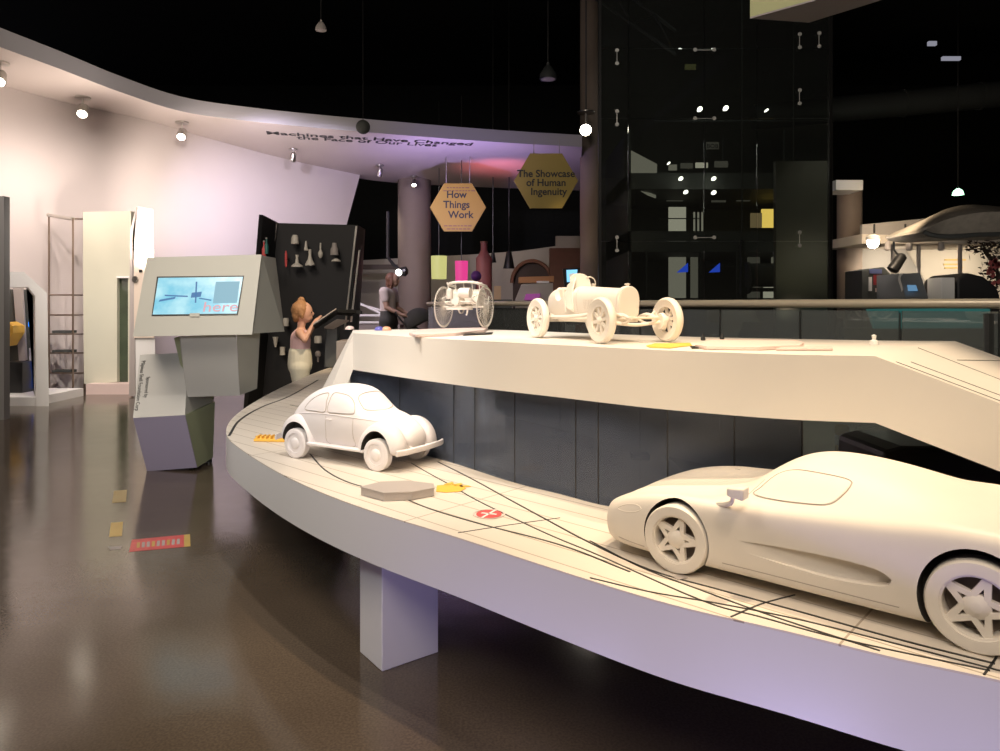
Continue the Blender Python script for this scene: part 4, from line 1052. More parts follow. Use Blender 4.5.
t_.scale.x = .215/max(v.co.x for v in t_.data.vertices)
face_poly('home_button', [(190, 313.5), (200, 313.4), (199.5, 317), (190, 317)], M['kiosk'], .004, .004)
# neck
nf = [(180, 336.2, 4.35), (236, 334, 4.35), (240, 395.5, 4.50), (187, 397, 4.50)]
poly3('neck', nf, [(178, 337, 4.75), (236, 334, 4.75), (240, 390, 4.85), (190, 392, 4.85)], M['kioskl'], kk_, org)
poly3('neck_side', [(236.3, 333.8, 4.352), (260, 332, 4.55), (257, 388.5, 4.65), (240.3, 395.3, 4.502)], [(236.3, 334, 4.74), (256, 332, 4.8), (252, 388, 4.88), (240.3, 390, 4.84)], M['kiosk'], kk_, org)
poly3('neck_back', [(174, 338, 4.55), (179.7, 336.5, 4.5), (186.5, 392, 4.6), (180, 358, 4.62)], [(174, 338, 4.8), (180, 337, 4.8), (188, 390, 4.84), (180, 358, 4.8)], M['kioskg'], kk_, org)
# lower body: pale upper facet, violet lower facet, green side
lf = [(140, 355, 4.62), (188, 352.5, 4.62), (185, 415, 4.40), (133, 418, 4.40)]
lb = [(148, 354, 5.0), (215, 354, 5.0), (214, 401, 5.0), (150, 410, 5.0)]
poly3('upper_facet_block', lf, lb, M['kioskl'], kk_, org)
zf = F*EYE
vf = [(133, 418.2, 4.40), (185, 415.2, 4.40), (197, 467.5, 4.64), (147, 471.5, 4.64)]
poly3('lower_facet_block', vf, [(150, 410.5, 5.0), (200, 404.5, 5.0), (205, 459, 4.95), (150, 460, 4.95)], M['kioskv'], kk_, org)
poly3('green_side', [(185.4, 415.2, 4.402), (215, 401.5, 4.85), (213, 457.5, 4.92), (197.4, 467.4, 4.642)], [(198, 404, 5.02), (214, 401.5, 5.02), (212, 456, 4.98), (204, 458, 4.96)], M['kioskg'], kk_, org)
poly3('green_side', [(188.3, 352.8, 4.622), (190, 366, 4.70), (193, 398, 4.72), (186, 414, 4.45)], [(200, 354, 4.98), (212, 366, 4.98), (214, 398, 4.98), (204, 404, 4.98)], M['kioskg'], kk_, org)
for px, py in ((152, 470), (192, 467), (209, 459)):
    Y = 4.72 if px < 200 else 4.88; p = P(px, 400, Y); p.z = 0
    bm = bmesh.new(); lathe(bm, [(.02, 0), (.02, .02), (.01, .03), (.01, EYE-(py-HZ)/F*Y+.01)], 12, c=p-org); obj('foot', bm, M['blackm'], kk_)
tri2 = (lf[0], lf[1], lf[3])
for s_, a, b, sz in (('Pilipinas Shell Foundation Corp', (141.8, 361), (135.2, 411), .036), ('Sponsored by', (146.8, 377), (144.0, 398), .034)):
    q0, n = on_face(a[0], a[1], tri2, .002); q1, _ = on_face(b[0], b[1], tri2, .002)
    xr = (q1-q0).normalized(); t_ = text('kiosk_lettering', s_, sz, q0-org, frame3(xr, n.cross(xr)), M['line'], kk_, .0006)
    w_ = max(v.co.x for v in t_.data.vertices); t_.scale.x = (q1-q0).length/w_
# ------------------------------------------------------------------ black display case with white models
def solid(name, pts, d, m, parent, org, bevel=0):
    """pixel outline with its own depth per corner, extruded along d"""
    bm = bmesh.new(); prism(bm, [P(*p)-org for p in pts], d); o = obj(name, bm, m, parent)
    if bevel: bev(o, bevel)
    return o
YC = 7.4; org = Vector((P(305, 300, YC).x, YC, 0))
def gy(Y): return HZ+F*EYE/Y
case = empty('display_case', org, label='tall black display case with white objects, standing behind the girl', cat='display case')
solid('back_panel', [(277, 223, YC), (357, 225, YC), (345, gy(YC), YC), (260, gy(YC), YC)], (0, .12, 0), M['blackcase'], case, org)
solid('left_door', [(259, 214.5, 7.0), (274.5, 222.5, 7.38), (258, gy(7.38), 7.38), (243, gy(7.0), 7.0)], (.03, .03, 0), M['blackcase'], case, org)
solid('edge_strip', [(274.5, 223, 7.36), (277, 223.5, 7.36), (273, 256, 7.36), (271, 256, 7.36)], (0, .03, 0), M['greyp'], case, org)
solid('right_frame', [(357.5, 225, 7.35), (363.5, 228.5, 7.60), (352, gy(7.6), 7.6), (345.5, gy(7.35), 7.35)], (0, .10, 0), M['blackm'], case, org)
solid('steel_edge', [(355.5, 226, 7.32), (357.2, 226, 7.32), (345.3, 330, 7.32), (343.8, 330, 7.32)], (0, .02, 0), M['steel'], case, org)
solid('light_strip', [(358.5, 250, 7.34), (360, 250, 7.34), (352, 322, 7.34), (350, 322, 7.34)], (0, .01, 0), M['steel'], case, org)
solid('base_plinth', [(252, gy(7.1)-6, 7.1), (350, gy(7.1)-6, 7.1), (350, gy(7.1), 7.1), (252, gy(7.1), 7.1)], (0, .3, 0), M['blackm'], case, org)
M['ivory'] = mat('ivory_plastic', (.74, .70, .62), .5)
items = [  # px, py, profile in px (r, z), material, name, label
 (295, 240, [(3.6, -4), (3.8, -2.5), (3.2, 3), (2, 5)], 'ivory', 'model_cup', 'white bullet shaped object, topmost left in the black case'),
 (306, 246, [(1.6, -4.5), (2.1, -4), (1.5, 0), (.6, 5)], 'ivory', 'model_cone', 'small white cone between bell and spoon in the black case'),
 (320.5, 251, [(.8, -7), (2.2, -5), (2.4, -2), (.8, 1.5), (.7, 8)], 'ivory', 'model_spoon', 'white spoon shaped object in the top row of the black case'),
 (334.5, 250, [(4, -5), (3.8, 1), (2.6, 3), (2.2, 7)], 'greyp', 'model_pot', 'grey pot shaped object at the right of the top row in the case'),
 (336, 260, [(4.5, -1.5), (4, 0), (1.2, 1.5)], 'ivory', 'model_dish', 'small white dish below the grey pot in the case'),
 (286, 259, [(.7, -8), (1.2, -6), (1.2, 5), (.6, 8)], 'red', 'model_pen', 'thin red stick shaped object at the left of the black case'),
 (297, 262, [(5.8, -5), (5.5, -3.5), (2, -1), (1.2, 4), (1.6, 7)], 'ivory', 'model_trumpet', 'white flared object on wide foot, lower left in the case'),
 (310, 258.5, [(4.6, -7), (4.8, -5.5), (2.2, -1), (1.3, 4), (1.6, 9)], 'ivory', 'model_bell', 'large white bell shaped object in the middle of the case'),
 (275.5, 342, [(1, -5), (2.2, 2), (2.8, 5)], 'ivory', 'model_funnel', 'white funnel shaped object low in the case left of the girl'),
 (282.5, 351, [(2.6, -4), (2.4, 0), (2.6, 4)], 'ivory', 'model_mug', 'white mug shaped object low in the case beside the kiosk'),
 (286, 322, [(2.8, -4), (3, 2), (2.2, 4)], 'ivory', 'model_jar', 'cream jar shaped object in the case behind the girl'),
 (318, 340, [(3.6, -3), (3.8, 2), (3.2, 4)], 'ivory', 'model_box', 'pale tub shaped object in the case right of the girl'),
 (318, 356, [(.8, -6), (1, -1), (2.6, 0), (3, 3), (1.5, 5)], 'greyp', 'model_goblet', 'small grey goblet low in the case right of the girl')]
for px, py, prof, m_, nm, lab in items:
    c = P(px, py, YC-.10); k = YC/F
    t = empty(nm, c, label=lab, cat='display object', group='small models in the black case')
    bm = bmesh.new(); lathe(bm, [(r*k, z*k) for r, z in prof], 20); obj('shell', bm, M[m_], t, True)
    bm = bmesh.new(); cyl(bm, (0, 0, 0), (0, .10, 0), .008, 6); obj('peg', bm, M['blackm'], t)
for px, py, m_, lab in ((264.5, 247, mat('teal_glass', (.04, .20, .18), .3), 'dark green bottle on the left door of the black case'), (262, 250, M['red'], 'thin red bottle on the left door of the black case')):
    c = P(px+2, py, 7.0); k = 7/F
    t = empty('model_bottle', c, label=lab, cat='display object', group='small models in the black case')
    bm = bmesh.new(); lathe(bm, [(2*k, -7*k), (2.1*k, 1*k), (.8*k, 4*k), (.8*k, 8*k)], 16); obj('glass', bm, m_, t, True)
    bm = bmesh.new(); lathe(bm, [(1*k, 8*k), (1*k, 9.5*k)], 12); obj('cap', bm, M['greyp'], t)

# reading stand: tilted book like panel on a grey post
c = P(337, 400, 6.55); c.z = 0
rs = empty('reading_stand', c, label='grey post stand with tilted open panel, in front of the girl', cat='reading stand')
solid('post', [(326, 326, 6.6), (337, 326, 6.6), (338, 367.5, 6.6), (324, 367.5, 6.6)], (0, .12, 0), mat('grey_post', (.12, .13, .13), .5), rs, c, .008)
solid('base_box', [(336, 341, 6.3), (351, 341, 6.3), (348, 370.5, 6.3), (336, 370.5, 6.3)], (0, .4, 0), M['greyp'], rs, c, .008)
solid('left_leaf', [(313, 324.5, 6.2), (336, 309, 6.35), (338, 312, 6.75), (316, 327, 6.6)], (.0, .0, -.02), M['blackm'], rs, c)
solid('page_edge', [(312.5, 323.8, 6.17), (336, 308.2, 6.32), (336.3, 309.2, 6.32), (313, 325, 6.17)], (0, .01, 0), M['greyp'], rs, c)
solid('right_leaf', [(337, 309, 6.35), (356, 310, 6.45), (352, 313, 6.75), (337, 312, 6.7)], (0, 0, -.03), M['blackm'], rs, c)
solid('lower_tray', [(324, 327, 6.4), (337, 319, 6.4), (349, 320, 6.5), (333, 328, 6.5)], (0, .01, -.012), M['greyp'], rs, c)
solid('bracket', [(349, 309, 6.5), (361, 311, 6.5), (361, 314, 6.5), (349, 313, 6.5)], (0, .06, 0), M['blackm'], rs, c)

# ------------------------------------------------------------------ left side: arch booth, shelf ladder, tall panels
c = P(45, 405, 7.6); c.z = 0
bt = empty('arch_booth', c, label='white booth with chamfered arch opening at the left edge', cat='exhibition booth')
g = gy(7.6)
bm = bmesh.new()
fo = [(-60, 272), (24, 272), (47, 293), (49, g), (36, g), (35, 296), (28, 287), (-60, 287)]
prism(bm, [P(a, b, 7.6)-c for a, b in fo], (-.22, .3, 0)); bmesh.ops.triangulate(bm, faces=[f for f in bm.faces if len(f.verts) > 4]); obj('arch_frame', bm, M['white'], bt)
solid('floor_plate', [(-60, g-9, 7.62), (37, g-9, 7.62), (37, g, 7.62), (-60, g, 7.62)], (0, .85, 0), M['white'], bt, c)
solid('inner_panel', [(-60, 287, 8.4), (35, 290, 8.4), (37, g-8, 8.4), (-60, g-8, 8.4)], (0, .06, 0), M['slab'], bt, c)
solid('graphic', [(13, 288, 8.35), (22, 288, 8.35), (26, 360, 8.35), (19, 362, 8.35)], (0, .03, 0), M['greyp'], bt, c)
solid('white_strip', [(29, 348, 8.35), (34, 348, 8.35), (35, 392, 8.35), (29, 392, 8.35)], (0, .03, 0), M['white'], bt, c)
bm = bmesh.new(); lathe(bm, [(.085, -.01), (.085, .01), (.065, .01), (.065, -.01)], 28, 'Y', P(36, 324, 8.2)-c, closed=True); obj('blue_ring', bm, lit('blue_neon', (.02, .25, 1), 2.2), bt)
bm = bmesh.new(); tube(bm, catmull([P(a, b, 8.2)-c for a, b in [(33, 345), (36, 360), (34, 375), (36, 388)]], 4), .02, 8); obj('blue_strip', bm, lit('blue_strip_glow', (.03, .15, .9), 1.2), bt)
pthing('black_speaker_box', M['blackm'], 5, 362, 22, g-9, 8.0, .2, 'black box standing inside the white arch booth', 'box', bevel=.01)
o = tag(obj('yellow_wedge', (lambda b: (prism(b, [P(-20, 330, 8.1), P(5, 322, 8.1), P(13, 326, 8.1), P(13, 333, 8.1), P(5, 346, 8.1), P(-20, 350, 8.1)], (0, .2, 0)), b)[1])(bmesh.new()), M['yellow']), 'yellow angular wedge inside the white arch booth', 'wedge')
pthing('grey_partition', mat('partition_grey', (.25, .25, .25), .6), -40, 196, 4, gy(6.7), 6.7, .08, 'dark grey upright partition cut by the left edge of the picture', 'partition')

c = P(66, 388, 8.95); c.z = 0; gl_ = gy(8.95)
ld = empty('shelf_ladder', c, label='thin metal ladder frame with small shelves against the curved wall', cat='ladder shelf')
M['thin'] = mat('thin_bronze_metal', (.26, .19, .14), .4, metal=.6)
for (x, y, Y) in ((49, 216, 8.8), (73, 218, 8.6), (84.5, 218, 9.2)):
    bm = bmesh.new(); p = P(x, y, Y); tube(bm, [p-c, Vector((p.x, p.y, 0))-c], .011, 6); obj('upright', bm, M['thin'], ld)
bm = bmesh.new(); tube(bm, [P(48, 215, 8.8)-c, P(60, 217, 8.7)-c, P(73, 219, 8.6)-c], .022, 8); obj('top_bar', bm, M['steel'], ld)
bm = bmesh.new(); tube(bm, [P(73, 219, 8.6)-c, P(84.5, 219, 9.2)-c], .012, 8); obj('top_bar', bm, M['thin'], ld)
for y in (295, 315, 334, 353, 373):
    bm = bmesh.new(); tube(bm, [P(49, y, 8.8)-c, P(73, y, 8.6)-c, P(85, y, 9.2)-c], .010, 6); obj('rung', bm, M['thin'], ld)
for y in (330.5, 350, 370):
    pthing('shelf_book', M['slab'], 52, y, 71, y+2.6, 8.75, .12, 'thin dark item on the %s ladder shelf' % {330.5: 'third', 350: 'fourth', 370: 'lowest'}[y], 'book', 'thin items on the ladder shelves')
# tall panel with narrow window + pointed pylon
Yp = 8.75; c = P(105, 388, Yp); c.z = 0; g = gy(Yp)
tp = empty('tall_panel', c, label='tall pale green panel with narrow mirrored slot beside the ladder shelf', cat='exhibition panel')
bm = bmesh.new()
for q in ([(83, 212), (131, 211), (131, 277), (117, 277), (83, 277)], [(83, 277), (117, 277), (117, 382), (84, 384)], [(128, 277), (131, 277), (131, 382), (128, 382)]):
    prism(bm, [P(a, b, Yp)-c for a, b in q], (0, .12, 0))
obj('board', bm, mat('pale_green_board', (.62, .62, .50), .6), tp)
solid('slot_glass', [(117, 277, Yp+.06), (128, 277, Yp+.06), (128, 382, Yp+.06), (117, 382, Yp+.06)], (0, .02, 0), mat('dark_green_mirror', (.06, .08, .05), .1, noise=.8, nscale=3), tp, c)
solid('slot_frame', [(116.4, 276, Yp-.01), (129, 276, Yp-.01), (129, 278, Yp-.01), (116.4, 278, Yp-.01)], (0, .02, 0), M['white'], tp, c)
solid('base_plinth', [(86, 384, Yp-.15), (131, 384, Yp-.15), (131, gy(Yp-.15), Yp-.15), (86, gy(Yp-.15), Yp-.15)], (0, .3, 0), M['pinkp'], tp, c)
Yq = 8.35; c = P(140, 396, Yq); c.z = 0; g = gy(Yq)
py_ = empty('angular_pylon', c, label='white angular pylon with round button, partly behind the kiosk', cat='exhibition pylon')
solid('pylon_side', [(130, 232, Yq), (136, 207, Yq), (138, 207, Yq-.02), (134, 250, Yq-.02), (135, g-1, Yq-.02), (129, g-1, Yq)], (0, .35, 0), M['greyp'], py_, c)
solid('pylon_face', [(136.5, 206.5, Yq), (153, 209.5, Yq), (153, 250, Yq), (156, g-2, Yq), (133.5, g, Yq), (132.5, 236, Yq)], (-.16, .3, 0), M['white'], py_, c)
solid('pylon_plate', [(134, 250, Yq-.02), (153, 249, Yq-.02), (154, 338, Yq-.02), (134, 338, Yq-.02)], (0, .015, 0), mat('cream_plate', (.72, .62, .52), .6), py_, c)
solid('dark_label', [(139, 269.5, Yq-.03), (142, 269.5, Yq-.03), (142, 272.5, Yq-.03), (139, 272.5, Yq-.03)], (0, .01, 0), M['blackm'], py_, c)
bm = bmesh.new(); lathe(bm, [(.035, -.02), (.035, 0)], 20, 'Y', P(135.5, 279, Yq-.02)-c); obj('round_button', bm, M['steel'], py_)

# ------------------------------------------------------------------ glass handrail
hr = [(428, 9.0), (480, 7.0), (560, 5.9), (640, 5.1), (720, 4.5), (800, 4.05), (900, 3.6), (1000, 3.25), (1080, 3.0)]
rp_ = catmull([P(a, 303.6, Y) for a, Y in hr], 4)
rl = empty('glass_railing', (rp_[0].x, rp_[0].y, 0), label='long steel handrail over glass panels behind the raised platform', cat='railing')
bm = bmesh.new(); tube(bm, [p-rl.location for p in rp_], .024, 14); obj('handrail', bm, M['rail'], rl, True)
for i in range(0, len(rp_)-2, 4):
    a, b = rp_[i], rp_[min(i+4, len(rp_)-1)]
    d = (b-a).normalized()*.008; n = Vector((-d.y, d.x, 0)).normalized()*.012
    a2 = Vector((a.x, a.y, .05))+d; b2 = Vector((b.x, b.y, .05))-d
    bm = bmesh.new(); prism(bm, [p-rl.location for p in (a2, b2, b2+n, a2+n)], (0, 0, 1.02)); obj('glass_panel', bm, M['glassr'], rl)
    bm = bmesh.new(); q = Vector((a.x, a.y, 0))-rl.location; box(bm, q+Vector((0, 0, .53)), (.006, .006, 1.06)); box(bm, q+Vector((0, 0, .01)), (.12, .12, .02)); obj('post', bm, M['duct'], rl)
p = P(989, 303, 3.29); q = Vector((p.x, p.y, 0))-rl.location
bm = bmesh.new(); box(bm, q+Vector((0, 0, .53)), (.028, .04, 1.06)); obj('post', bm, M['duct'], rl)

# ------------------------------------------------------------------ glass lift tower with spider fittings, storeys behind
YT = 9.6
M['fit'] = mat('satin_fitting', (.9, .9, .86), .35, metal=.2)
tw = empty('glass_tower', (P(716, 300, YT).x, YT, 0), label='tall dark glass tower with point fittings, holding the lift shaft', cat='glass tower')
def tsolid(name, x0, y0, x1, y1, Y, d, m): return solid(name, [(x0, y0, Y), (x1, y0, Y), (x1, y1, Y), (x0, y1, Y)], (0, d, 0), m, tw, tw.location)
top = -235; gT = gy(YT)
for x0, x1 in ((600, 628), (628.6, 704), (704.6, 757), (757.6, 830)):
    for y0, y1 in ((top, -90), (-89.4, 48), (48.6, 118), (118.6, 241), (241.6, gT)):
        tsolid('glass_pane', x0, y0, x1, y1, YT, .012, M['glasst'])
for x in (600, 831): tsolid('corner_post', x-1.5, top, x+1.5, gT, YT-.02, .06, M['blackm'])
def fitting(x, y, horiz=False):
    p = P(x, y, YT-.03)-tw.location
    bm = bmesh.new()
    for s in (-1, 1):
        o_ = Vector((s*.13, 0, 0)) if horiz else Vector((0, 0, s*.09))
        lathe(bm, [(.024, -.02), (.028, -.01), (.02, .0)], 14, 'Y', p+o_)
    tube(bm, [p+(Vector((-.13, 0, 0)) if horiz else Vector((0, 0, -.09))), p+(Vector((.13, 0, 0)) if horiz else Vector((0, 0, .09)))], .005, 6)
    obj('spider_fitting', bm, M['fit'], tw)
for y in (50, 118.5, 237.5): fitting(704.5, y, True)
for y in (57, 118, 244): fitting(617, y)
for y in (41, 97, 239): fitting(799.5, y)
fitting(819, 40)
# building behind the tower
YB = 13.2
bd = empty('storey_building', P(700, 300, YB)*1, label='dark multi storey gallery building seen through the glass tower', cat='building'); bd.location.z = 0
def bsolid(name, x0, y0, x1, y1, Y, d, m): return solid(name, [(x0, y0, Y), (x1, y0, Y), (x1, y1, Y), (x0, y1, Y)], (0, d, 0), m, bd, bd.location)
bsolid('back_wall', 600, -150, 833, gy(YB+2.6), YB+2.6, .1, M['slab'])
for y0, y1 in ((173, 189), (231, 252)): bsolid('floor_slab', 628, y0, 833, y1, YB-.2, 2.7, mat('slab_edge_grey', (.075, .08, .075), .7))
bsolid('side_wall', 628, 130, 631, gy(YB-.2), YB-.2, 2.7, M['slab'])
WN = lambda s: lit('room_glow', (.60, .54, .44), s)  # room light put into the surfaces as their own glow
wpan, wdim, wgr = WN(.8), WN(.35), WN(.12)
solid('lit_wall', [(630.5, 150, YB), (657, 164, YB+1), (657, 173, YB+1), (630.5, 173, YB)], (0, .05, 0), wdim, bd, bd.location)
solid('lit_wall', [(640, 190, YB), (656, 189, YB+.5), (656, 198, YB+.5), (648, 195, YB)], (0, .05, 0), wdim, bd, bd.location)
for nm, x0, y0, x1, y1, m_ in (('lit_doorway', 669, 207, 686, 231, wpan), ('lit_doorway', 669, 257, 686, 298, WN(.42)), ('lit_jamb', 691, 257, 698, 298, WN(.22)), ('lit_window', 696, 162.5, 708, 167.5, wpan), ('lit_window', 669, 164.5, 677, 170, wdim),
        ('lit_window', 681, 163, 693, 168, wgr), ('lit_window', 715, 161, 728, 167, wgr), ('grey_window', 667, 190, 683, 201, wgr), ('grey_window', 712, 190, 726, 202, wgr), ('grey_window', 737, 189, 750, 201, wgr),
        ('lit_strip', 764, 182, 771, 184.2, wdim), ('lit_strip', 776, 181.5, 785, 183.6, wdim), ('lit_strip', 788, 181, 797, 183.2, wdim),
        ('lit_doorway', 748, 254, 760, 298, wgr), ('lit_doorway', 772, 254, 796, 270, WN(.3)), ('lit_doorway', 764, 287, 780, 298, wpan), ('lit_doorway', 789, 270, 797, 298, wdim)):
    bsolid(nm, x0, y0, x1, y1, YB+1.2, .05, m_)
bsolid('yellow_room', 762, 209, 778, 227.5, YB+1.2, .05, lit('yellow_room_glow', (1, .66, .14), 1.5))  # lit room: the wall itself emits the light falling on it
bsolid('yellow_room', 751, 213, 762, 227.5, YB+1.1, .05, lit('brown_room_glow', (.20, .14, .07), 1))
solid('yellow_room', [(778, 209, YB+1.2), (782, 207, YB+.8), (786, 228, YB+.8), (778, 227.5, YB+1.2)], (0, .03, 0), lit('ochre_room_glow', (.9, .50, .07), 1.2), bd, bd.location)
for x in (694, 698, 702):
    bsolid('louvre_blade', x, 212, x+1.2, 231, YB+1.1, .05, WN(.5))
for x, y, r in ((700, 109, 2.2), (726, 108, 2.2), (681, 178.5, 1.8), (714, 178.5, 1.8), (686, 192, 1.8), (714, 192.5, 1.9), (669, 163, .9), (768, 268, 1.4), (795, 275, 2), (767, 110, 1.0)):
    bm = bmesh.new(); k = (YB-.4)/F; lathe(bm, [(r*k, -.03), (r*k*1.05, .03), (r*k*.5, .12)], 16, 'Y', P(x, y, YB-.4)-bd.location); obj('downlight', bm, M['lampdim'], bd)
for x in (682, 714):
    p0, p1, p2 = (x-5, 272.5), (x+6, 263), (x+6, 272)
    bm = bmesh.new(); prism(bm, [P(a, b, YB-.3)-bd.location for a, b in (p0, p1, p2)], (0, .03, 0)); obj('blue_lamp', bm, lit('blue_lamp_glow', (.03, .10, .9), .9), bd)
bsolid('storey_sign', 706, 142, 719, 149, YB-.1, .03, M['greyp'])
t_ = text('sign_text', 'BOB', .11, P(706.8, 148, YB-.12)-bd.location, (PI/2, 0, 0), M['line'], bd, .001)
for x0, y0, x1, y1 in ((705, 140, 706.2, 172), (723, 136, 724.4, 160), (699, 265, 735, 266), (660, 218, 700, 218.8), (737, 250, 739, 298), (784, 130, 786, 298), (739, 245, 741, 285), (700, 252, 701.5, 298), (630, 252, 631.5, 298), (646, 250, 647.5, 298), (655, 120, 833, 121.5)):
    bsolid('steel_bar', x0, y0, x1, y1, YB-.25, .05, M['duct'])
# lift machinery drum low in the shaft
c = P(768, 275, 11.4); t = empty('winch_drum', (c.x, c.y, c.z), label='dark round winch drum hanging low inside the glass tower', cat='machine')
bm = bmesh.new(); lathe(bm, [(.17, -.30), (.19, -.28), (.19, .28), (.17, .30)], 28, 'X'); obj('drum', bm, mat('drum_grey', (.10, .10, .10), .4), t, True)
bm = bmesh.new()
for s in (-1, 1): lathe(bm, [(.26, -.02), (.26, .02)], 24, 'X', (s*.34, 0, -.05)); box(bm, (s*.42, 0, .1), (.05, .08, .95))
box(bm, (0, 0, -.24), (.9, .12, .06)); obj('side_frame', bm, M['duct'], t)
bm = bmesh.new(); cyl(bm, (-.42, 0, .55), (-.42, 0, 4.5), .012, 6); cyl(bm, (.42, 0, .55), (.42, 0, 4.5), .012, 6); obj('hoist_cable', bm, M['duct'], t)
# dark spotlight frame cross lines and yellow tag
pthing('yellow_tag', mat('dull_yellow_tag', (.32, .30, .10), .6), 685, 64, 696, 69.5, YB, .03, 'small dull yellow plate high behind the tower glass', 'plate')
# panel right of building inside the tower
o = obj('lift_wall_panel', pbox(776, 161, 831, gy(10.8), 10.8, .1), mat('dark_green_panel', (.10, .10, .085), .45))
tag(o, 'dark grey wall panel inside the right part of the glass tower', 'wall panel')

# ------------------------------------------------------------------ middle background
def drum(name, px, y0, y1, w_, Y, m, label, glow=0):
    c = P(px, (y0+y1)/2, Y); h = (y1-y0)/2/F*Y; r = w_/2/F*Y
    t = empty(name, c, label=label, cat='lamp'); 
    bm = bmesh.new(); lathe(bm, [(r*.93, -h), (r, h), (r*.96, h), (r*.9, -h)], 32, closed=True); obj('lamp_shade', bm, m, t, True)
    bm = bmesh.new(); lathe(bm, [(r*.5, -h*.5), (r*.6, 0), (r*.3, h*.5)], 16); obj('bulb', bm, m, t, True)
    bm = bmesh.new(); cyl(bm, (0, 0, 0), (0, 0, 3.2), .008, 6); obj('cable', bm, M['blackm'], t)
drum('drum_lamp', 439, 256, 279, 16, 13.5, lit('yellow_green_shade', (.62, .60, .22), .95), 'yellow green drum lamp beside the middle column')
drum('drum_lamp', 461.5, 261, 281, 13, 12.8, lit('pink_shade', (.85, .06, .30), .9), 'glowing pink drum lamp above the three wheeled carriage')
# red brown bottle tower
c = P(484, 262, 14); c.z = 0; t = empty('bottle_sculpture', c, label='dull red bottle shaped tower behind the carriage model', cat='sculpture')
k = 14/F
bm = bmesh.new(); lathe(bm, [(8*k, 0), (8*k, P(0, 258, 14).z), (5*k, P(0, 254, 14).z), (3.2*k, P(0, 250, 14).z), (3.2*k, P(0, 242.5, 14).z)], 28); obj('bottle_body', bm, mat('dull_red', (.26, .09, .08), .6), t, True)
bm = bmesh.new(); lathe(bm, [(3.8*k, P(0, 243, 14).z), (3.8*k, P(0, 241.5, 14).z)], 20); obj('bottle_cap', bm, M['brown'], t)
c = P(476, 276, 13.2); t = empty('purple_balloon', c, label='dark purple ball beside the pink lamp', cat='ball')
bm = bmesh.new(); bmesh.ops.create_uvsphere(bm, u_segments=20, v_segments=14, radius=.10); obj('ball', bm, mat('dark_purple', (.12, .05, .28), .4), t, 'all')
bm = bmesh.new(); cyl(bm, (0, 0, -.09), (0, 0, -c.z), .01, 6); obj('stick', bm, M['blackm'], t)
# counters
c = P(532, 380, 12.5); c.z = 0; t = empty('info_counter', c, label='pale sloping counter with purple screen behind the racing car', cat='counter')
solid('counter_body', [(522, 284, 12.6), (553, 283, 12.6), (553, gy(12.6), 12.6), (516, gy(12.6), 12.6), (516, 299, 12.6)], (0, .5, 0), mat('pale_counter', (.50, .47, .40), .6), t, c)
solid('purple_screen', [(526, 294, 12.55), (540.5, 293.5, 12.55), (539, 300, 12.55), (524, 300, 12.55)], (0, .03, 0), lit('purple_screen_glow', (.30, .06, .25), .8), t, c)
c = P(537, 280, 13.3); c.z = 0; t = empty('wooden_table', c, label='brown wooden table top glowing under a lamp, behind the pale counter', cat='table')
solid('table_top', [(519, 277, 13.3), (554, 276, 13.3), (554, 282, 13.3), (519, 283, 13.3)], (0, .7, 0), mat('amber_wood', (.50, .24, .09), .4), t, c)
for x in (521, 551): solid('leg', [(x, 282, 13.4), (x+2, 282, 13.4), (x+2, gy(13.4), 13.4), (x, gy(13.4), 13.4)], (0, .05, 0), M['brown'], t, c)
pthing('white_tray', M['white'], 537, 281, 549, 283, 12.9, .2, 'small white tray on the edge of the wooden table', 'tray')
c = P(571, 280, 11.5); c.z = 0; t = empty('screen_totem', c, label='dark totem with bright blue screen behind the racing car', cat='screen totem')
solid('housing', [(563, 268.5, 11.5), (580, 267.5, 11.5), (578, 304, 11.5), (566, 304, 11.5)], (0, .12, 0), M['blackm'], t, c, .01)
solid('stand', [(568, 303, 11.52), (575, 303, 11.52), (576, gy(11.52), 11.52), (567, gy(11.52), 11.52)], (0, .08, 0), M['blackm'], t, c)
solid('screen', [(566.5, 270, 11.48), (577.5, 269.5, 11.48), (576, 282, 11.48), (567, 282, 11.48)], (0, .01, 0), lit('cyan_screen_glow', (.25, .65, 1), 1.3), t, c)
solid('screen_figure', [(569, 274, 11.46), (574, 273, 11.46), (573, 280, 11.46), (570, 280, 11.46)], (0, .01, 0), lit('pale_glow', (.8, .8, .7), .8), t, c)
# arch and brown wall
c = P(532, 300, 16.8); c.z = 0
ar = empty('arch_portal', c, label='dark round arch doorway in the far beige wall', cat='arch')
bm = bmesh.new(); pts = [P(532+19*math.cos(a), 283-21*math.sin(a), 16.9)-c for a in [PI*k/20 for k in range(21)]]
prism(bm, pts+[P(513, gy(16.9), 16.9)-c, P(551, gy(16.9), 16.9)-c], (0, .2, 0)); obj('opening', bm, M['darkb'], ar)
bm = bmesh.new(); tube(bm, [P(532+20*math.cos(a), 283-22*math.sin(a), 16.85)-c for a in [PI*k/20 for k in range(21)]], .05, 6); obj('arch_trim', bm, M['brown'], ar)
pthing('brown_partition', M['brown'], 550, 248, 582, gy(15.5), 15.5, .3, 'brown wooden wall block beside the arch', 'partition')
pthing('cream_canister', mat('cream_canister_paint', (.60, .42, .24), .5), 494, 286, 501, 299.5, 12.1, .1, 'cream canister on the ledge between the two open vehicle models', 'canister')
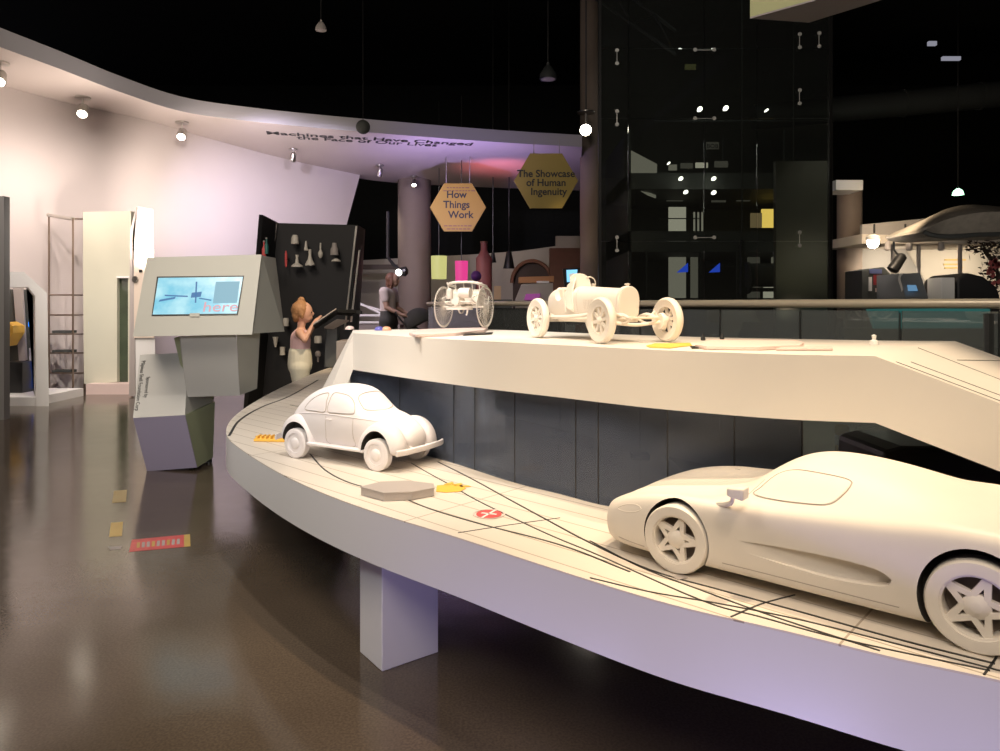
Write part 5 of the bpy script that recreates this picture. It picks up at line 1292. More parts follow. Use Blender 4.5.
for px, py, l in ((509, 262, 'larger black stage light hanging before the far beige wall'), (493, 262, 'smaller black stage light beside the red bottle tower')):
    c = P(px, py-8, 14.5); t = empty('stage_light', c, label=l, cat='stage light'); s_ = 1 if px > 500 else .6
    bm = bmesh.new(); lathe(bm, [(.12*s_, -.30*s_), (.07*s_, -.05*s_), (.05*s_, .05*s_)], 16); obj('lamp_head', bm, M['blackm'], t, True)
    bm = bmesh.new(); cyl(bm, (0, 0, 0), (0, 0, 8-c.z), .012, 6); obj('yoke', bm, M['blackm'], t)
c = P(468, 320, 11); c.z = 0; t = empty('dark_ledge', c, label='low dark service ledge behind the glass railing', cat='ledge')
solid('ledge_body', [(432, 299.5, 12), (512, 299.5, 12), (512, gy(12), 12), (432, gy(12), 12)], (0, .4, 0), mat('dark_green_ledge', (.07, .08, .07), .5), t, c)
for x in (441, 452, 462, 487): solid('ledge_panel', [(x, 303, 11.95), (x+8, 303, 11.95), (x+8, 340, 11.95), (x, 340, 11.95)], (0, .04, 0), mat('ledge_grey_panel', (.16, .18, .17), .4), t, c)
# far left middle: dark beam, white tubes
c = P(378, 267, 16.5); t = tag(obj('brown_beam', pbox(357, 264.5, 400, 269, 16.5, .2), M['darkb']), 'dark brown horizontal beam across the far beige wall', 'beam')
c = P(375, 300, 13.5); c.z = 0; t = empty('white_barrier', c, label='white tube barrier between the display case and the woman', cat='barrier')
for a, b in (((353, 300), (388, 317)), ((355, 303), (390, 313)), ((352, 315.5), (392, 315.5)), ((352, 322.5), (392, 322.5))):
    bm = bmesh.new(); tube(bm, [P(*a, 13.5)-c, P(*b, 13.5)-c], .022, 6); obj('tube', bm, M['white'], t)
for x in (353, 391):
    bm = bmesh.new(); p = P(x, 300, 13.5); tube(bm, [p-c, Vector((p.x, p.y, 0))-c], .02, 6); obj('post', bm, M['white'], t)
pthing('grey_bench', mat('grey_bench_paint', (.22, .19, .17), .6), 352, 325, 400, gy(13), 13, .5, 'low grey bench behind the white tube barrier', 'bench')
c = P(388, 262, 12.5); t = empty('black_spotlight', c, label='black spotlight glowing above the head of the woman', cat='spotlight')
bm = bmesh.new(); tube(bm, [(0, 0, .9), (0, 0, .08), (.1, 0, -.05), (.24, 0, -.16)], .03, 8); obj('arm', bm, M['blackm'], t)
bm = bmesh.new(); lathe(bm, [(.07, -.05), (.09, .06), (.04, .1)], 16, 'X', (.26, 0, -.17)); obj('lamp_head', bm, M['blackm'], t)
bm = bmesh.new(); bmesh.ops.create_uvsphere(bm, u_segments=14, v_segments=10, radius=.06, matrix=Matrix.Translation((.20, -.06, -.19))); obj('bulb', bm, M['lampdim'], t, 'all')

# ------------------------------------------------------------------ right background
YR = 10.5
c = P(925, 300, YR); c.z = 0
tent = empty('white_pavilion', c, label='white pavilion with fabric roof band beyond the railing at right', cat='pavilion')
M['canvas'] = mat('white_canvas', (.62, .56, .48), .8)
solid('back_wall', [(862, 243, YR+1.2), (1040, 243, YR+1.2), (1040, gy(YR+1.2), YR+1.2), (862, gy(YR+1.2), YR+1.2)], (0, .1, 0), M['canvas'], tent, c)
solid('roof_band', [(862, 224.5, YR), (905, 220.5, YR), (932, 217.5, YR), (1040, 219, YR), (1040, 238, YR), (960, 237, YR), (862, 234, YR)], (0, .06, 0), mat('grey_canvas', (.34, .32, .30), .8), tent, c)
solid('roof_lip', [(862, 234, YR-.05), (960, 237, YR-.05), (1040, 238, YR-.05), (1040, 243.5, YR-.05), (862, 243.5, YR-.05)], (0, 1.2, 0), M['canvas'], tent, c)
for x in (893, 918.5, 960): 
    bm = bmesh.new(); p = P(x, 243, YR+.2); tube(bm, [p-c, Vector((p.x, p.y, 0))-c], .03, 8); obj('pole', bm, M['greyp'], tent)
solid('grey_drape', [(862, 244, YR+1), (902, 244, YR+1), (937, 300, YR+1), (862, 300, YR+1)], (0, .05, 0), mat('grey_drape', (.28, .26, .24), .8), tent, c)
for x in (874, 905): solid('seam_tab', [(x, 224, YR-.02), (x+1.3, 224, YR-.02), (x+1.3, 233, YR-.02), (x, 233, YR-.02)], (0, .02, 0), M['duct'], tent, c)
for k, (x0, x1, y) in enumerate(((945, 966, 259), (944, 958, 263.5), (945, 963, 267))): solid('yellow_print', [(x0, y, YR+1.18), (x1, y, YR+1.18), (x1, y+1.6, YR+1.18), (x0, y+1.6, YR+1.18)], (0, .02, 0), mat('pale_yellow_print', (.70, .50, .18), .7), tent, c)
# curved grey shade canopy
c = P(985, 220, 9.0); cn = empty('shade_canopy', c, label='large curved grey mesh canopy at the right edge', cat='canopy')
bm = bmesh.new(); k = 9/F; top_, bot_ = [], []
xs = [924, 932, 945, 960, 975, 990, 1010, 1040]; yt = [229, 219.5, 210.5, 205.5, 203.5, 204, 206, 210]; yb = [232, 235, 236.5, 236, 235, 234.5, 234, 234]
TT = catmull([Vector((x, y, 0)) for x, y in zip(xs, yt)], 4); BB = catmull([Vector((x, y, 0)) for x, y in zip(xs, yb)], 4)
rows = []
for a, b in zip(TT, BB):
    f = P(a.x, a.y, 9.0)-c; g_ = P(b.x, b.y, 9.0)-c
    rows.append([bm.verts.new(g_), bm.verts.new(f.lerp(g_, .5)+Vector((0, -.25, .06))), bm.verts.new(f+Vector((0, .1, 0))), bm.verts.new(f.lerp(g_, .4)+Vector((0, .9, 0))), bm.verts.new(g_+Vector((0, .9, 0)))])
for A4, B4 in zip(rows, rows[1:]):
    for i in range(5): bm.faces.new((A4[i], A4[(i+1) % 5], B4[(i+1) % 5], B4[i]))
bm.faces.new(rows[0]); bm.faces.new(rows[-1][::-1])
obj('fabric', bm, mat('grey_mesh_fabric', (.22, .20, .17), .8, noise=.3, nscale=12), cn, True)
bm = bmesh.new(); tube(bm, [P(a.x, a.y, 8.97)-c for a in BB], .03, 6); obj('rim_tube', bm, M['duct'], cn)
# lamp, crate, pod, box, dome, plant, hanging lamp
c = P(873, 243, 9.8); t = empty('glaring_lamp', c, label='glaring white lamp under the left end of the pavilion roof', cat='lamp')
bm = bmesh.new(); bmesh.ops.create_uvsphere(bm, u_segments=18, v_segments=12, radius=.075); obj('bulb', bm, lit('white_glare', (1, .85, .70), 40), t, 'all')
bm = bmesh.new(); lathe(bm, [(.09, .04), (.09, .09), (.03, .12)], 16); obj('cap', bm, M['white'], t)
c = P(877, 300, 10.0); c.z = 0; t = empty('display_cabinet', c, label='dark cabinet with a red panel beside the right column', cat='cabinet')
solid('cabinet_body', [(862, 270, 10.0), (884, 267, 10.0), (890, 273, 10.0), (890, gy(10.0), 10.0), (862, gy(10.0), 10.0)], (0, .5, 0), M['slab'], t, c, .01)
solid('red_panel', [(874, 275, 9.98), (882, 275, 9.98), (882, 285, 9.98), (874, 285, 9.98)], (0, .02, 0), mat('dull_red_panel', (.35, .05, .06), .5), t, c)
solid('blue_panel', [(870, 269, 9.98), (882, 269, 9.98), (882, 273.5, 9.98), (870, 273.5, 9.98)], (0, .02, 0), mat('dull_blue_panel', (.10, .12, .25), .5), t, c)
solid('white_panel', [(869, 277, 9.98), (872, 277, 9.98), (872, 291, 9.98), (869, 291, 9.98)], (0, .02, 0), M['white'], t, c)
solid('white_label', [(876, 288, 9.98), (883, 288, 9.98), (883, 292, 9.98), (876, 292, 9.98)], (0, .02, 0), M['pinkp'], t, c)
c = P(908, 300, 9.3); c.z = 0; t = empty('screen_pod', c, label='ribbed grey pod with sloping blue screen', cat='kiosk')
solid('pod_face', [(901, 273.5, 9.2), (920, 273, 9.2), (928, 297, 9.0), (928, gy(9.0), 9.0), (903, gy(9), 9.0), (905, 297, 9.0)], (0, .6, 0), mat('pod_grey', (.26, .28, .30), .4), t, c)
for i in range(4):
    bm = bmesh.new(); tube(bm, catmull([P(901-i*2.6, 273.5+i*.8, 9.2+i*.12)-c, P(900-i*2, 280, 9.2+i*.12)-c, P(903-i*2.2, 290, 9.1+i*.12)-c, P(905-i*2.2, 302, 9.1+i*.12)-c], 4), .022, 6); obj('rib', bm, M['white'], t)
solid('screen', [(908, 285, 9.0), (916, 285, 9.0), (918, 291, 8.98), (909, 291, 8.98)], (0, .02, 0), lit('blue_pod_screen', (.12, .25, .40), 1), t, c)
pthing('white_display_box', M['white'], 941, 277.5, 955, gy(9.15), 9.15, .3, 'white box beside the black dome at right', 'box', bevel=.01)
c = P(980, 300, 9.2); c.z = 0; t = empty('black_dome_tent', c, label='black angular dome at the right edge behind the railing', cat='dome')
solid('dome_shell', [(957, 279, 9.2), (967, 272.5, 9.2), (985, 277, 9.2), (998, 288, 9.2), (1001, 300, 9.2), (1001, gy(9.2), 9.2), (957, gy(9.2), 9.2)], (.1, .9, 0), M['blackcase'], t, c, .03)
solid('dome_base', [(956, gy(9.15)-6, 9.15), (1002, gy(9.15)-6, 9.15), (1002, gy(9.15), 9.15), (956, gy(9.15), 9.15)], (0, .05, 0), M['duct'], t, c)
for x, h in ((933, 292), (938, 290)): 
    p = P(x, h, 9.4)
    bm = bmesh.new(); lathe(bm, [(.035, 0), (.035, p.z), (.02, p.z+.02)], 12); o = obj('grey_bollard', bm, M['greyp'], None, True); o.location = (p.x, p.y, 0); tag(o, ('left' if x == 933 else 'right')+' one of two thin grey bollards beside the white box', 'bollard', 'thin grey bollards')
c = P(990, 262, 10.35); c.z = 0; t = empty('leafy_tree', c, label='dark leafy branch tree with red tags at the right edge', cat='tree')
bm = bmesh.new(); tube(bm, catmull([Vector((.35, 0, 0)), Vector((.30, 0, 1.0)), Vector((.1, 0, 1.6)), Vector((-.1, 0, 1.95))], 4), .03, 6); obj('trunk', bm, M['darkb'], t)
bm = bmesh.new(); bm2 = bmesh.new()
for i in range(420):
    a = random.random()
    if i < 220: q = P(random.uniform(966, 1030), random.gauss(247, 3.2), 10.35+random.uniform(-.3, .3))-c
    else: q = P(random.gauss(993, 6), random.uniform(248, 292), 10.35+random.uniform(-.3, .3))-c
    d = Vector((random.gauss(0, 1), random.gauss(0, 1), random.gauss(0, 1))).normalized(); u_ = d.orthogonal().normalized(); l_ = random.uniform(.03, .06)
    vs = [bm.verts.new(q-d*l_), bm.verts.new(q+u_*l_*.45), bm.verts.new(q+d*l_), bm.verts.new(q-u_*l_*.45)]; bm.faces.new(vs)
o = obj('foliage', bm, mat('dark_leaves', (.05, .035, .03), .7), t)
for i in range(16):
    q = P(random.gauss(993, 4), random.uniform(255, 288), 10.0)-c; box(bm2, q, (.05, .01, .06), Euler((0, random.random(), 0)).to_matrix())
obj('paper_tags', bm2, mat('red_paper_tags', (.40, .10, .10), .6), t)['kind'] = 'stuff'
c = P(898, 262, 10); t = empty('track_spotlight', c, label='black track spotlight hanging before the grey drape', cat='spotlight')
bm = bmesh.new(); lathe(bm, [(.05, -.16), (.08, -.14), (.07, .1), (.04, .13)], 16); bmesh.ops.transform(bm, matrix=Matrix.Rotation(.6, 4, 'Y'), verts=bm.verts[:]); obj('lamp_head', bm, M['blackm'], t, True)
bm = bmesh.new(); tube(bm, [(0, 0, .1), (-.06, 0, .18), (-.06, 0, .40)], .015, 6); obj('arm', bm, M['blackm'], t)
for x, l in ((888, 'leftmost small spotlight under the pavilion roof lip'), (909, 'middle small spotlight under the pavilion roof lip'), (941, 'rightmost small spotlight under the pavilion roof lip')):
    c = P(x, 244, 10.4); t = empty('small_spotlight', c, label=l, cat='spotlight', group='small spotlights under the pavilion roof')
    bm = bmesh.new(); lathe(bm, [(.03, -.1), (.045, -.08), (.04, .03)], 12); obj('lamp_head', bm, M['greyp'], t, True)
    bm = bmesh.new(); cyl(bm, (0, 0, 0), (0, 0, .06), .012, 6); obj('arm', bm, M['greyp'], t)
c = P(958, 192, 12); t = empty('green_lamp', c, label='small green glowing lamp in the dark above the grey canopy', cat='lamp')
bm = bmesh.new(); lathe(bm, [(.09, -.05), (.07, .02), (.02, .06)], 16); obj('diffuser', bm, lit('green_glow', (.45, 1, .60), 4), t, True)
bm = bmesh.new(); cyl(bm, (0, 0, .05), (0, 0, 8-c.z), .01, 6); obj('cable', bm, M['blackm'], t)
for px, py, w_, h_, l in ((933, 43, 8, 4, 'tiny square ceiling tag at upper right'), (952, 58, 18, 3.5, 'narrow pale ceiling lamp strip at upper right')):
    pthing('ceiling_tag', lit('faint_glow', (.35, .35, .42), .7), px-w_/2, py-h_/2, px+w_/2, py+h_/2, 11, .05, l, 'ceiling fixture')
# teal screen low beyond the railing
c = P(930, 318, 8.2); c.z = 0; t = empty('teal_light_wall', c, label='low teal glowing counter seen through the railing glass', cat='counter')
solid('teal_glass', [(868, 309, 8.2), (990, 308, 8.2), (990, 328, 8.2), (875, 329, 8.2)], (0, .05, 0), lit('teal_glow', (.05, .24, .22), .42), t, c)
solid('counter_body', [(860, 329, 8.15), (1000, 328, 8.15), (1000, gy(8.15), 8.15), (860, gy(8.15), 8.15)], (0, .5, 0), M['slab'], t, c)
solid('counter_top', [(860, 305.5, 8.15), (1000, 305, 8.15), (1000, 308, 8.15), (860, 309, 8.15)], (0, .5, 0), M['slab'], t, c)
# tiled floor patch, dark case and yellow stand seen under the raised platform
t = tag(obj('tiled_floor_mat', (lambda b: (prism(b, [Vector(v) for v in [(1.2, 2.9, .001), (8, 2.9, .001), (8, 8, .001), (1.2, 8, .001)]], (0, 0, .012)), b)[1])(bmesh.new()), mat('olive_tile', (.40, .38, .28), .3)), 'pale tiled floor area seen below the raised platform', 'floor mat')
c = P(842, 432, 4.2); c.z = 0; t = empty('yellow_stand', c, label='small striped yellow and white stand seen under the raised platform', cat='stand')
for k in range(6):
    bm = bmesh.new(); lathe(bm, [(.03, k*.06+.02), (.04, k*.06+.03), (.04, k*.06+.07), (.03, k*.06+.08)], 16); obj('ring', bm, M['yellow'] if k % 2 else M['white'], t, True)
bm = bmesh.new(); lathe(bm, [(.07, 0), (.06, .02)], 20); obj('foot', bm, M['white'], t)
c = P(915, 455, 2.45); c.z = 0; t = empty('black_cart', c, label='black rounded cart partly hidden behind the sports car', cat='cart')
solid('cart_body', [(885, 452, 2.45), (905, 447, 2.45), (960, 447, 2.45), (1010, 460, 2.45), (1010, 585, 2.45), (880, 585, 2.45)], (0, .35, 0), M['blackm'], t, c, .02)
for x in (897, 940, 985):
    p = P(x, 530, 2.6); bm = bmesh.new(); lathe(bm, [(.05, -.02), (.05, .02)], 18, 'Y', (p.x-c.x, p.y-c.y, .05)); tube(bm, [(p.x-c.x, p.y-c.y, .05), (p.x-c.x, p.y-c.y, .12)], .012, 6); obj('castor', bm, M['chrome'], t)
# ------------------------------------------------------------------ people
def limb_mesh(name, chains, vox, smooth=4):
    """tapered elliptical limbs between the joints, fused into one skin"""
    bm = bmesh.new(); seen = set()
    def two(r): return r if isinstance(r, tuple) else (r, r)
    for ch in chains:
        for (ka, a, ra), (kb, b, rb) in zip(ch, ch[1:]):
            if (ka, kb) in seen: continue
            seen.add((ka, kb)); a, b = Vector(a), Vector(b); ra, rb = two(ra), two(rb)
            t = (b-a).normalized(); u = Vector((0, 1, 0)); u = (u-t*u.dot(t)); u = u.normalized() if u.length > .2 else t.orthogonal().normalized(); v = t.cross(u)
            A, B = [], []
            for k in range(16):
                c_, s_ = math.cos(k*PI/8), math.sin(k*PI/8)
                A.append(bm.verts.new(a+u*c_*ra[0]+v*s_*ra[1])); B.append(bm.verts.new(b+u*c_*rb[0]+v*s_*rb[1]))
            for k in range(16): bm.faces.new((A[k], A[(k+1) % 16], B[(k+1) % 16], B[k]))
            bm.faces.new(A[::-1]); bm.faces.new(B)
            for p, r in ((a, ra), (b, rb)):
                bmesh.ops.create_uvsphere(bm, u_segments=16, v_segments=10, radius=1, matrix=Matrix.Translation(p)@Matrix.Diagonal((r[1], r[0], (r[0]+r[1])/2, 1)))
    bmesh.ops.recalc_face_normals(bm, faces=bm.faces[:])
    me = bpy.data.meshes.new(name); bm.to_mesh(me); bm.free(); o = bpy.data.objects.new(name, me); C.objects.link(o)
    if vox:
        m = o.modifiers.new('r', 'REMESH'); m.mode = 'VOXEL'; m.voxel_size = vox
        m = o.modifiers.new('s', 'SMOOTH'); m.iterations = smooth; m.factor = .5; bake(o)
        for p in o.data.polygons: p.use_smooth = True
    return o
def join_sphere_parts(o, balls, vox):
    bm = bmesh.new(); bm.from_mesh(o.data)
    for c, s_ in balls: bmesh.ops.create_uvsphere(bm, u_segments=20, v_segments=14, radius=1, matrix=Matrix.Translation(c)@Matrix.Diagonal((*s_, 1)))
    bm.to_mesh(o.data); bm.free()
    m = o.modifiers.new('r', 'REMESH'); m.mode = 'VOXEL'; m.voxel_size = vox; m.use_smooth_shade = True
    bake(o)
    # keep the one continuous body only
    bm = bmesh.new(); bm.from_mesh(o.data); bm.verts.ensure_lookup_table(); seen = set(); isl = []
    for v in bm.verts:
        if v.index in seen: continue
        st, comp = [v], []; seen.add(v.index)
        while st:
            q = st.pop(); comp.append(q)
            for e in q.link_edges:
                w_ = e.other_vert(q)
                if w_.index not in seen: seen.add(w_.index); st.append(w_)
        isl.append(comp)
    isl.sort(key=len); 
    for comp in isl[:-1]: bmesh.ops.delete(bm, geom=comp, context='VERTS')
    bm.to_mesh(o.data); bm.free()
    for p in o.data.polygons: p.use_smooth = True
def paint(o, m, parent):
    o.data.materials.clear(); o.data.materials.append(m); o.parent = parent; return o
def person(name, loc, rz, H, label, pose, mats, hair, clothes):
    """figure faces local +X; s scales a 1.7 m adult or uses child ratios in pose"""
    r = empty(name, loc, rz, label=label, cat='person')
    J, R = pose
    ch = [[(k, J[k], R[k]) for k in seq] for seq in (('pelvis', 'waist', 'chest', 'neck', 'headb'), ('pelvis', 'hipL', 'kneeL', 'ankL', 'toeL'), ('pelvis', 'hipR', 'kneeR', 'ankR', 'toeR'),
          ('chest', 'shL', 'elL', 'wrL', 'palL'), ('chest', 'shR', 'elR', 'wrR', 'palR'))]
    body = limb_mesh('body', ch, 0)
    hc, hr_ = J['head'], R['head']
    balls = [(hc, (hr_*.98, hr_*.80, hr_*1.12)), ((hc[0]+hr_*.35, hc[1], hc[2]-hr_*.55), (hr_*.62, hr_*.55, hr_*.55)), ((hc[0]+hr_*.98, hc[1], hc[2]-hr_*.18), (hr_*.16, hr_*.12, hr_*.2))]
    balls += [(J['pal'+q_], (hr_*.26, hr_*.28, hr_*.13)) for q_ in 'LR']
    balls += [((hc[0]-hr_*.05, hc[1]+s_*hr_*.80, hc[2]-hr_*.1), (hr_*.16, hr_*.07, hr_*.24)) for s_ in (-1, 1)]
    # five fingers per hand
    for side in ('L', 'R'):
        w_, p_ = Vector(J['wr'+side]), Vector(J['pal'+side]); d = (p_-w_).normalized()
        lat = d.cross(Vector((0, 0, 1))); lat = lat.normalized() if lat.length > .3 else Vector((1, 0, 0))
        dn = Vector((0, 0, -1)) if abs(d.z) < .7 else Vector((.3, 0, 0)); L = hr_*.62
        bm = bmesh.new(); bm.from_mesh(body.data)
        for i, (o_, ln) in enumerate(((-.60, .78), (-.2, .95), (.2, 1.0), (.58, .88))):
            b = p_+lat*o_*hr_*.5; tube(bm, [b-d*L*.3, b+d*L*.4*ln, b+d*L*.75*ln+dn*L*.18, b+d*L*.95*ln+dn*L*.42], [hr_*.10, hr_*.095, hr_*.085, hr_*.075], 6)
        b = w_.lerp(p_, .6); lt = lat*(-1)
        tube(bm, [b, b+lt*hr_*.28+d*L*.2, b+lt*hr_*.34+d*L*.6], [hr_*.09, hr_*.08, hr_*.06], 6)
        bm.to_mesh(body.data); bm.free()
    join_sphere_parts(body, balls, hr_*.06)
    for p in body.data.polygons: p.use_smooth = True
    paint(body, mats['skin'], r)
    for nm, m_, seqs, g in clothes:
        chs = [[(k if isinstance(k, str) else k[0]+'x', J[k] if isinstance(k, str) else tuple(Vector(J[k[0]]).lerp(Vector(J[k[1]]), k[2])), (R[k] if isinstance(k, str) else R[k[0]])) for k in seq] for seq in seqs]
        def gr(x): return (x[0]+g, x[1]+g) if isinstance(x, tuple) else x+g
        chs = [[(a, b, gr(c_)) for a, b, c_ in q] for q in chs]
        paint(limb_mesh(nm, chs, hr_*.09, 3), m_, r)
    # hair
    bm = bmesh.new()
    for c_, s_ in hair: bmesh.ops.create_uvsphere(bm, u_segments=20, v_segments=14, radius=1, matrix=Matrix.Translation([hc[i]+c_[i]*hr_ for i in range(3)])@Matrix.Diagonal((*[k*hr_ for k in s_], 1)))
    h = obj('hair', bm, mats['hair'], r)
    m = h.modifiers.new('r', 'REMESH'); m.mode = 'VOXEL'; m.voxel_size = hr_*.1; m.use_smooth_shade = True; bake(h)
    for v in h.data.vertices: v.co += Vector((random.uniform(-1, 1), random.uniform(-1, 1), random.uniform(-1, 1)))*hr_*.035
    for p in h.data.polygons: p.use_smooth = True
    # eyes, mouth
    for s_ in (-1, 1):
        bm = bmesh.new(); bmesh.ops.create_uvsphere(bm, u_segments=10, v_segments=8, radius=hr_*.10, matrix=Matrix.Translation((hc[0]+hr_*.86, hc[1]+s_*hr_*.33, hc[2]-hr_*.02))); obj('eye', bm, M['darkb'], r, 'all')
    bm = bmesh.new(); bmesh.ops.create_uvsphere(bm, u_segments=12, v_segments=8, radius=1, matrix=Matrix.Translation((hc[0]+hr_*.86, hc[1], hc[2]-hr_*.56))@Matrix.Diagonal((hr_*.10, hr_*.24, hr_*.06, 1))); obj('mouth', bm, mat('lips', (.5, .18, .16), .5), r, 'all')
    return r
# girl, about 1.17 m
J = dict(pelvis=(0, 0, .56), waist=(0, 0, .66), chest=(.005, 0, .79), neck=(.01, 0, .90), headb=(.02, 0, .97), head=(.025, 0, 1.035),
         hipL=(0, .055, .53), kneeL=(.01, .06, .30), ankL=(-.01, .062, .07), toeL=(.10, .07, .025), hipR=(0, -.055, .53), kneeR=(.01, -.06, .30), ankR=(-.01, -.062, .07), toeR=(.10, -.07, .025),
         shL=(0, .115, .855), elL=(.055, .15, .79), wrL=(.125, .10, .925), palL=(.155, .09, .965), shR=(0, -.115, .855), elR=(.045, -.155, .79), wrR=(.115, -.11, .92), palR=(.145, -.10, .96))
R = dict(pelvis=(.098, .08), waist=(.088, .072), chest=(.095, .075), neck=.035, headb=.04, head=.088, hipL=.062, kneeL=.042, ankL=.026, toeL=.024, hipR=.062, kneeR=.042, ankR=.026, toeR=.024,
         shL=.04, elL=.027, wrL=.019, palL=.021, shR=.04, elR=.027, wrR=.019, palR=.021)
YG = 6.35
girl = person('person', (P(300, 300, YG).x, YG, 0), .25, 1.17, 'small girl in pink sleeveless top and cream shorts reading at the stand', (J, R), dict(skin=M['skin'], hair=M['hair']),
    [((-.25, 0, .22), (.92, .95, .98)), ((-.2, 0, .65), (.75, .72, .55)), ((-.15, 0, 1.28), (.36, .34, .32)), ((-.55, .3, -.25), (.5, .45, .6)), ((-.6, -.3, -.35), (.48, .42, .6)), ((-.7, -.1, -.7), (.3, .35, .35)), ((-.05, -.8, -.2), (.25, .12, .5))],
    [('pink_top', M['pink'], [('pelvis', 'waist', 'chest', ('neck', 'chest', .55)), ('chest', ('shL', 'chest', .35)), ('chest', ('shR', 'chest', .35))], .016),
     ('cream_shorts', M['cream'], [('waist', 'pelvis', 'hipL', ('kneeL', 'hipL', .45)), ('pelvis', 'hipR', ('kneeR', 'hipR', .45))], .030)])
for s_, k in ((1, 'toeL'), (-1, 'toeR')):
    bm = bmesh.new(); bmesh.ops.create_uvsphere(bm, u_segments=18, v_segments=10, radius=1, matrix=Matrix.Translation((.045, s_*.066, .035))@Matrix.Diagonal((.10, .042, .04, 1)))
    for v in bm.verts: v.co.z = max(v.co.z, 0)
    obj('shoe', bm, M['white'], girl, 'all')
# woman behind, 1.62 m
J = dict(pelvis=(0, 0, .88), waist=(-.01, 0, 1.0), chest=(-.01, 0, 1.22), neck=(.01, 0, 1.36), headb=(.05, 0, 1.42), head=(.07, 0, 1.49),
         hipL=(0, .085, .84), kneeL=(.03, .09, .47), ankL=(-.02, .09, .09), toeL=(.14, .10, .03), hipR=(0, -.085, .84), kneeR=(-.02, -.09, .47), ankR=(-.10, -.09, .10), toeR=(.04, -.10, .03),
         shL=(0, .17, 1.30), elL=(.06, .21, 1.06), wrL=(.26, .19, .95), palL=(.33, .18, .93), shR=(0, -.17, 1.30), elR=(.06, -.21, 1.06), wrR=(.28, -.19, .96), palR=(.35, -.18, .94))
R = dict(pelvis=(.15, .11), waist=(.12, .09), chest=(.14, .10), neck=.045, headb=.05, head=.098, hipL=.09, kneeL=.06, ankL=.038, toeL=.035, hipR=.09, kneeR=.06, ankR=.038, toeR=.035,
         shL=.055, elL=.038, wrL=.026, palL=.03, shR=.055, elR=.038, wrR=.026, palR=.03)
YW = 10.9
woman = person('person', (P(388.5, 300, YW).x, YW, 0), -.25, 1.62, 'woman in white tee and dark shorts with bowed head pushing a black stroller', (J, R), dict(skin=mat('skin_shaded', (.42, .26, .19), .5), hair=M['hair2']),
    [((-.22, 0, .2), (.95, .95, 1.0)), ((-.55, 0, -.5), (.55, .75, .9)), ((-.6, 0, -1.3), (.42, .6, .7)), ((.1, -.75, -.4), (.35, .2, .8))],
    [('white_tee', M['tee'], [('pelvis', 'waist', 'chest', ('neck', 'chest', .4)), ('chest', 'shL', ('elL', 'shL', .5)), ('chest', 'shR', ('elR', 'shR', .5))], .024),
     ('dark_shorts', M['darkc'], [('waist', 'pelvis', 'hipL', ('kneeL', 'hipL', .45)), ('pelvis', 'hipR', ('kneeR', 'hipR', .45))], .026)])
for y_, x_ in ((.095, .05), (-.095, -.04)):
    bm = bmesh.new(); bmesh.ops.create_uvsphere(bm, u_segments=18, v_segments=10, radius=1, matrix=Matrix.Translation((x_, y_, .045))@Matrix.Diagonal((.14, .052, .055, 1)))
    for v in bm.verts: v.co.z = max(v.co.z, 0)
    obj('shoe', bm, M['white'], woman, 'all')
# stroller
c = P(416, 330, 10.75); c.z = 0; st_ = empty('baby_stroller', c, label='black baby stroller with hood pushed by the woman', cat='stroller')
bm = bmesh.new(); bmesh.ops.create_uvsphere(bm, u_segments=24, v_segments=16, radius=.24, matrix=Matrix.Translation((.05, 0, .82)))
bmesh.ops.bisect_plane(bm, geom=bm.verts[:]+bm.edges[:]+bm.faces[:], plane_co=(.05, 0, .80), plane_no=(.5, 0, -1), clear_outer=True)
s_ = obj('hood', bm, M['darkc'], st_, 'all'); m = s_.modifiers.new('t', 'SOLIDIFY'); m.thickness = .012
bm = bmesh.new(); prism(bm, [(-.12, -.2, .55), (.22, -.2, .42), (.50, -.2, .46), (.50, -.2, .54), (.24, -.2, .52), (-.10, -.2, .85)], (0, .4, 0)); bev(obj('seat', bm, M['darkc'], st_), .02)
for y_ in (-.24, .24):
    bm = bmesh.new(); tube(bm, [(-.28, y_, .98), (-.1, y_, .75), (.45, y_, .12)], .013, 8); tube(bm, [(.1, y_, .58), (-.2, y_, .12)], .013, 8); obj('side_frame', bm, M['blackm'], st_)
bm = bmesh.new(); tube(bm, [(-.28, -.24, .98), (-.30, 0, 1.0), (-.28, .24, .98)], .018, 8); obj('handle', bm, M['blackm'], st_)
for x_ in (-.2, .45):
    for y_ in (-.27, .27):
        bm = bmesh.new(); lathe(bm, [(.11, -.02), (.12, 0), (.11, .02), (.07, .02), (.07, -.02)], 24, 'Y', (x_, y_, .12), closed=True); lathe(bm, [(.03, -.02), (.03, .02)], 10, 'Y', (x_, y_, .12)); box(bm, (x_, y_, .12), (.15, .01, .015)); box(bm, (x_, y_, .12), (.015, .01, .15)); obj('wheel', bm, M['blackm'], st_)
# ------------------------------------------------------------------ lamps and added fill lights
def area(name, loc, aim, size, power, col, sy=None, spread=None):
    l = bpy.data.lights.new(name, 'AREA'); l.shape = 'DISK'; l.size = size
    if sy: l.shape = 'RECTANGLE'; l.size_y = sy
    l.energy = power; l.color = col
    if spread: l.spread = spread
    o = bpy.data.objects.new(name, l); C.objects.link(o); o.location = loc
    o.rotation_euler = (Vector(aim)-Vector(loc)).to_track_quat('-Z', 'Y').to_euler(); return o
def spot(name, loc, aim, angle, power, col, blend=.6, rad=.05):
    l = bpy.data.lights.new(name, 'SPOT'); l.spot_size = math.radians(angle); l.spot_blend = blend
    l.energy = power; l.color = col; l.shadow_soft_size = rad
    o = bpy.data.objects.new(name, l); C.objects.link(o); o.location = loc
    o.rotation_euler = (Vector(aim)-Vector(loc)).to_track_quat('-Z', 'Y').to_euler(); return o
WARM = (1, .76, .50); NEUT = (1, .90, .80); VIO = (.52, .44, 1)
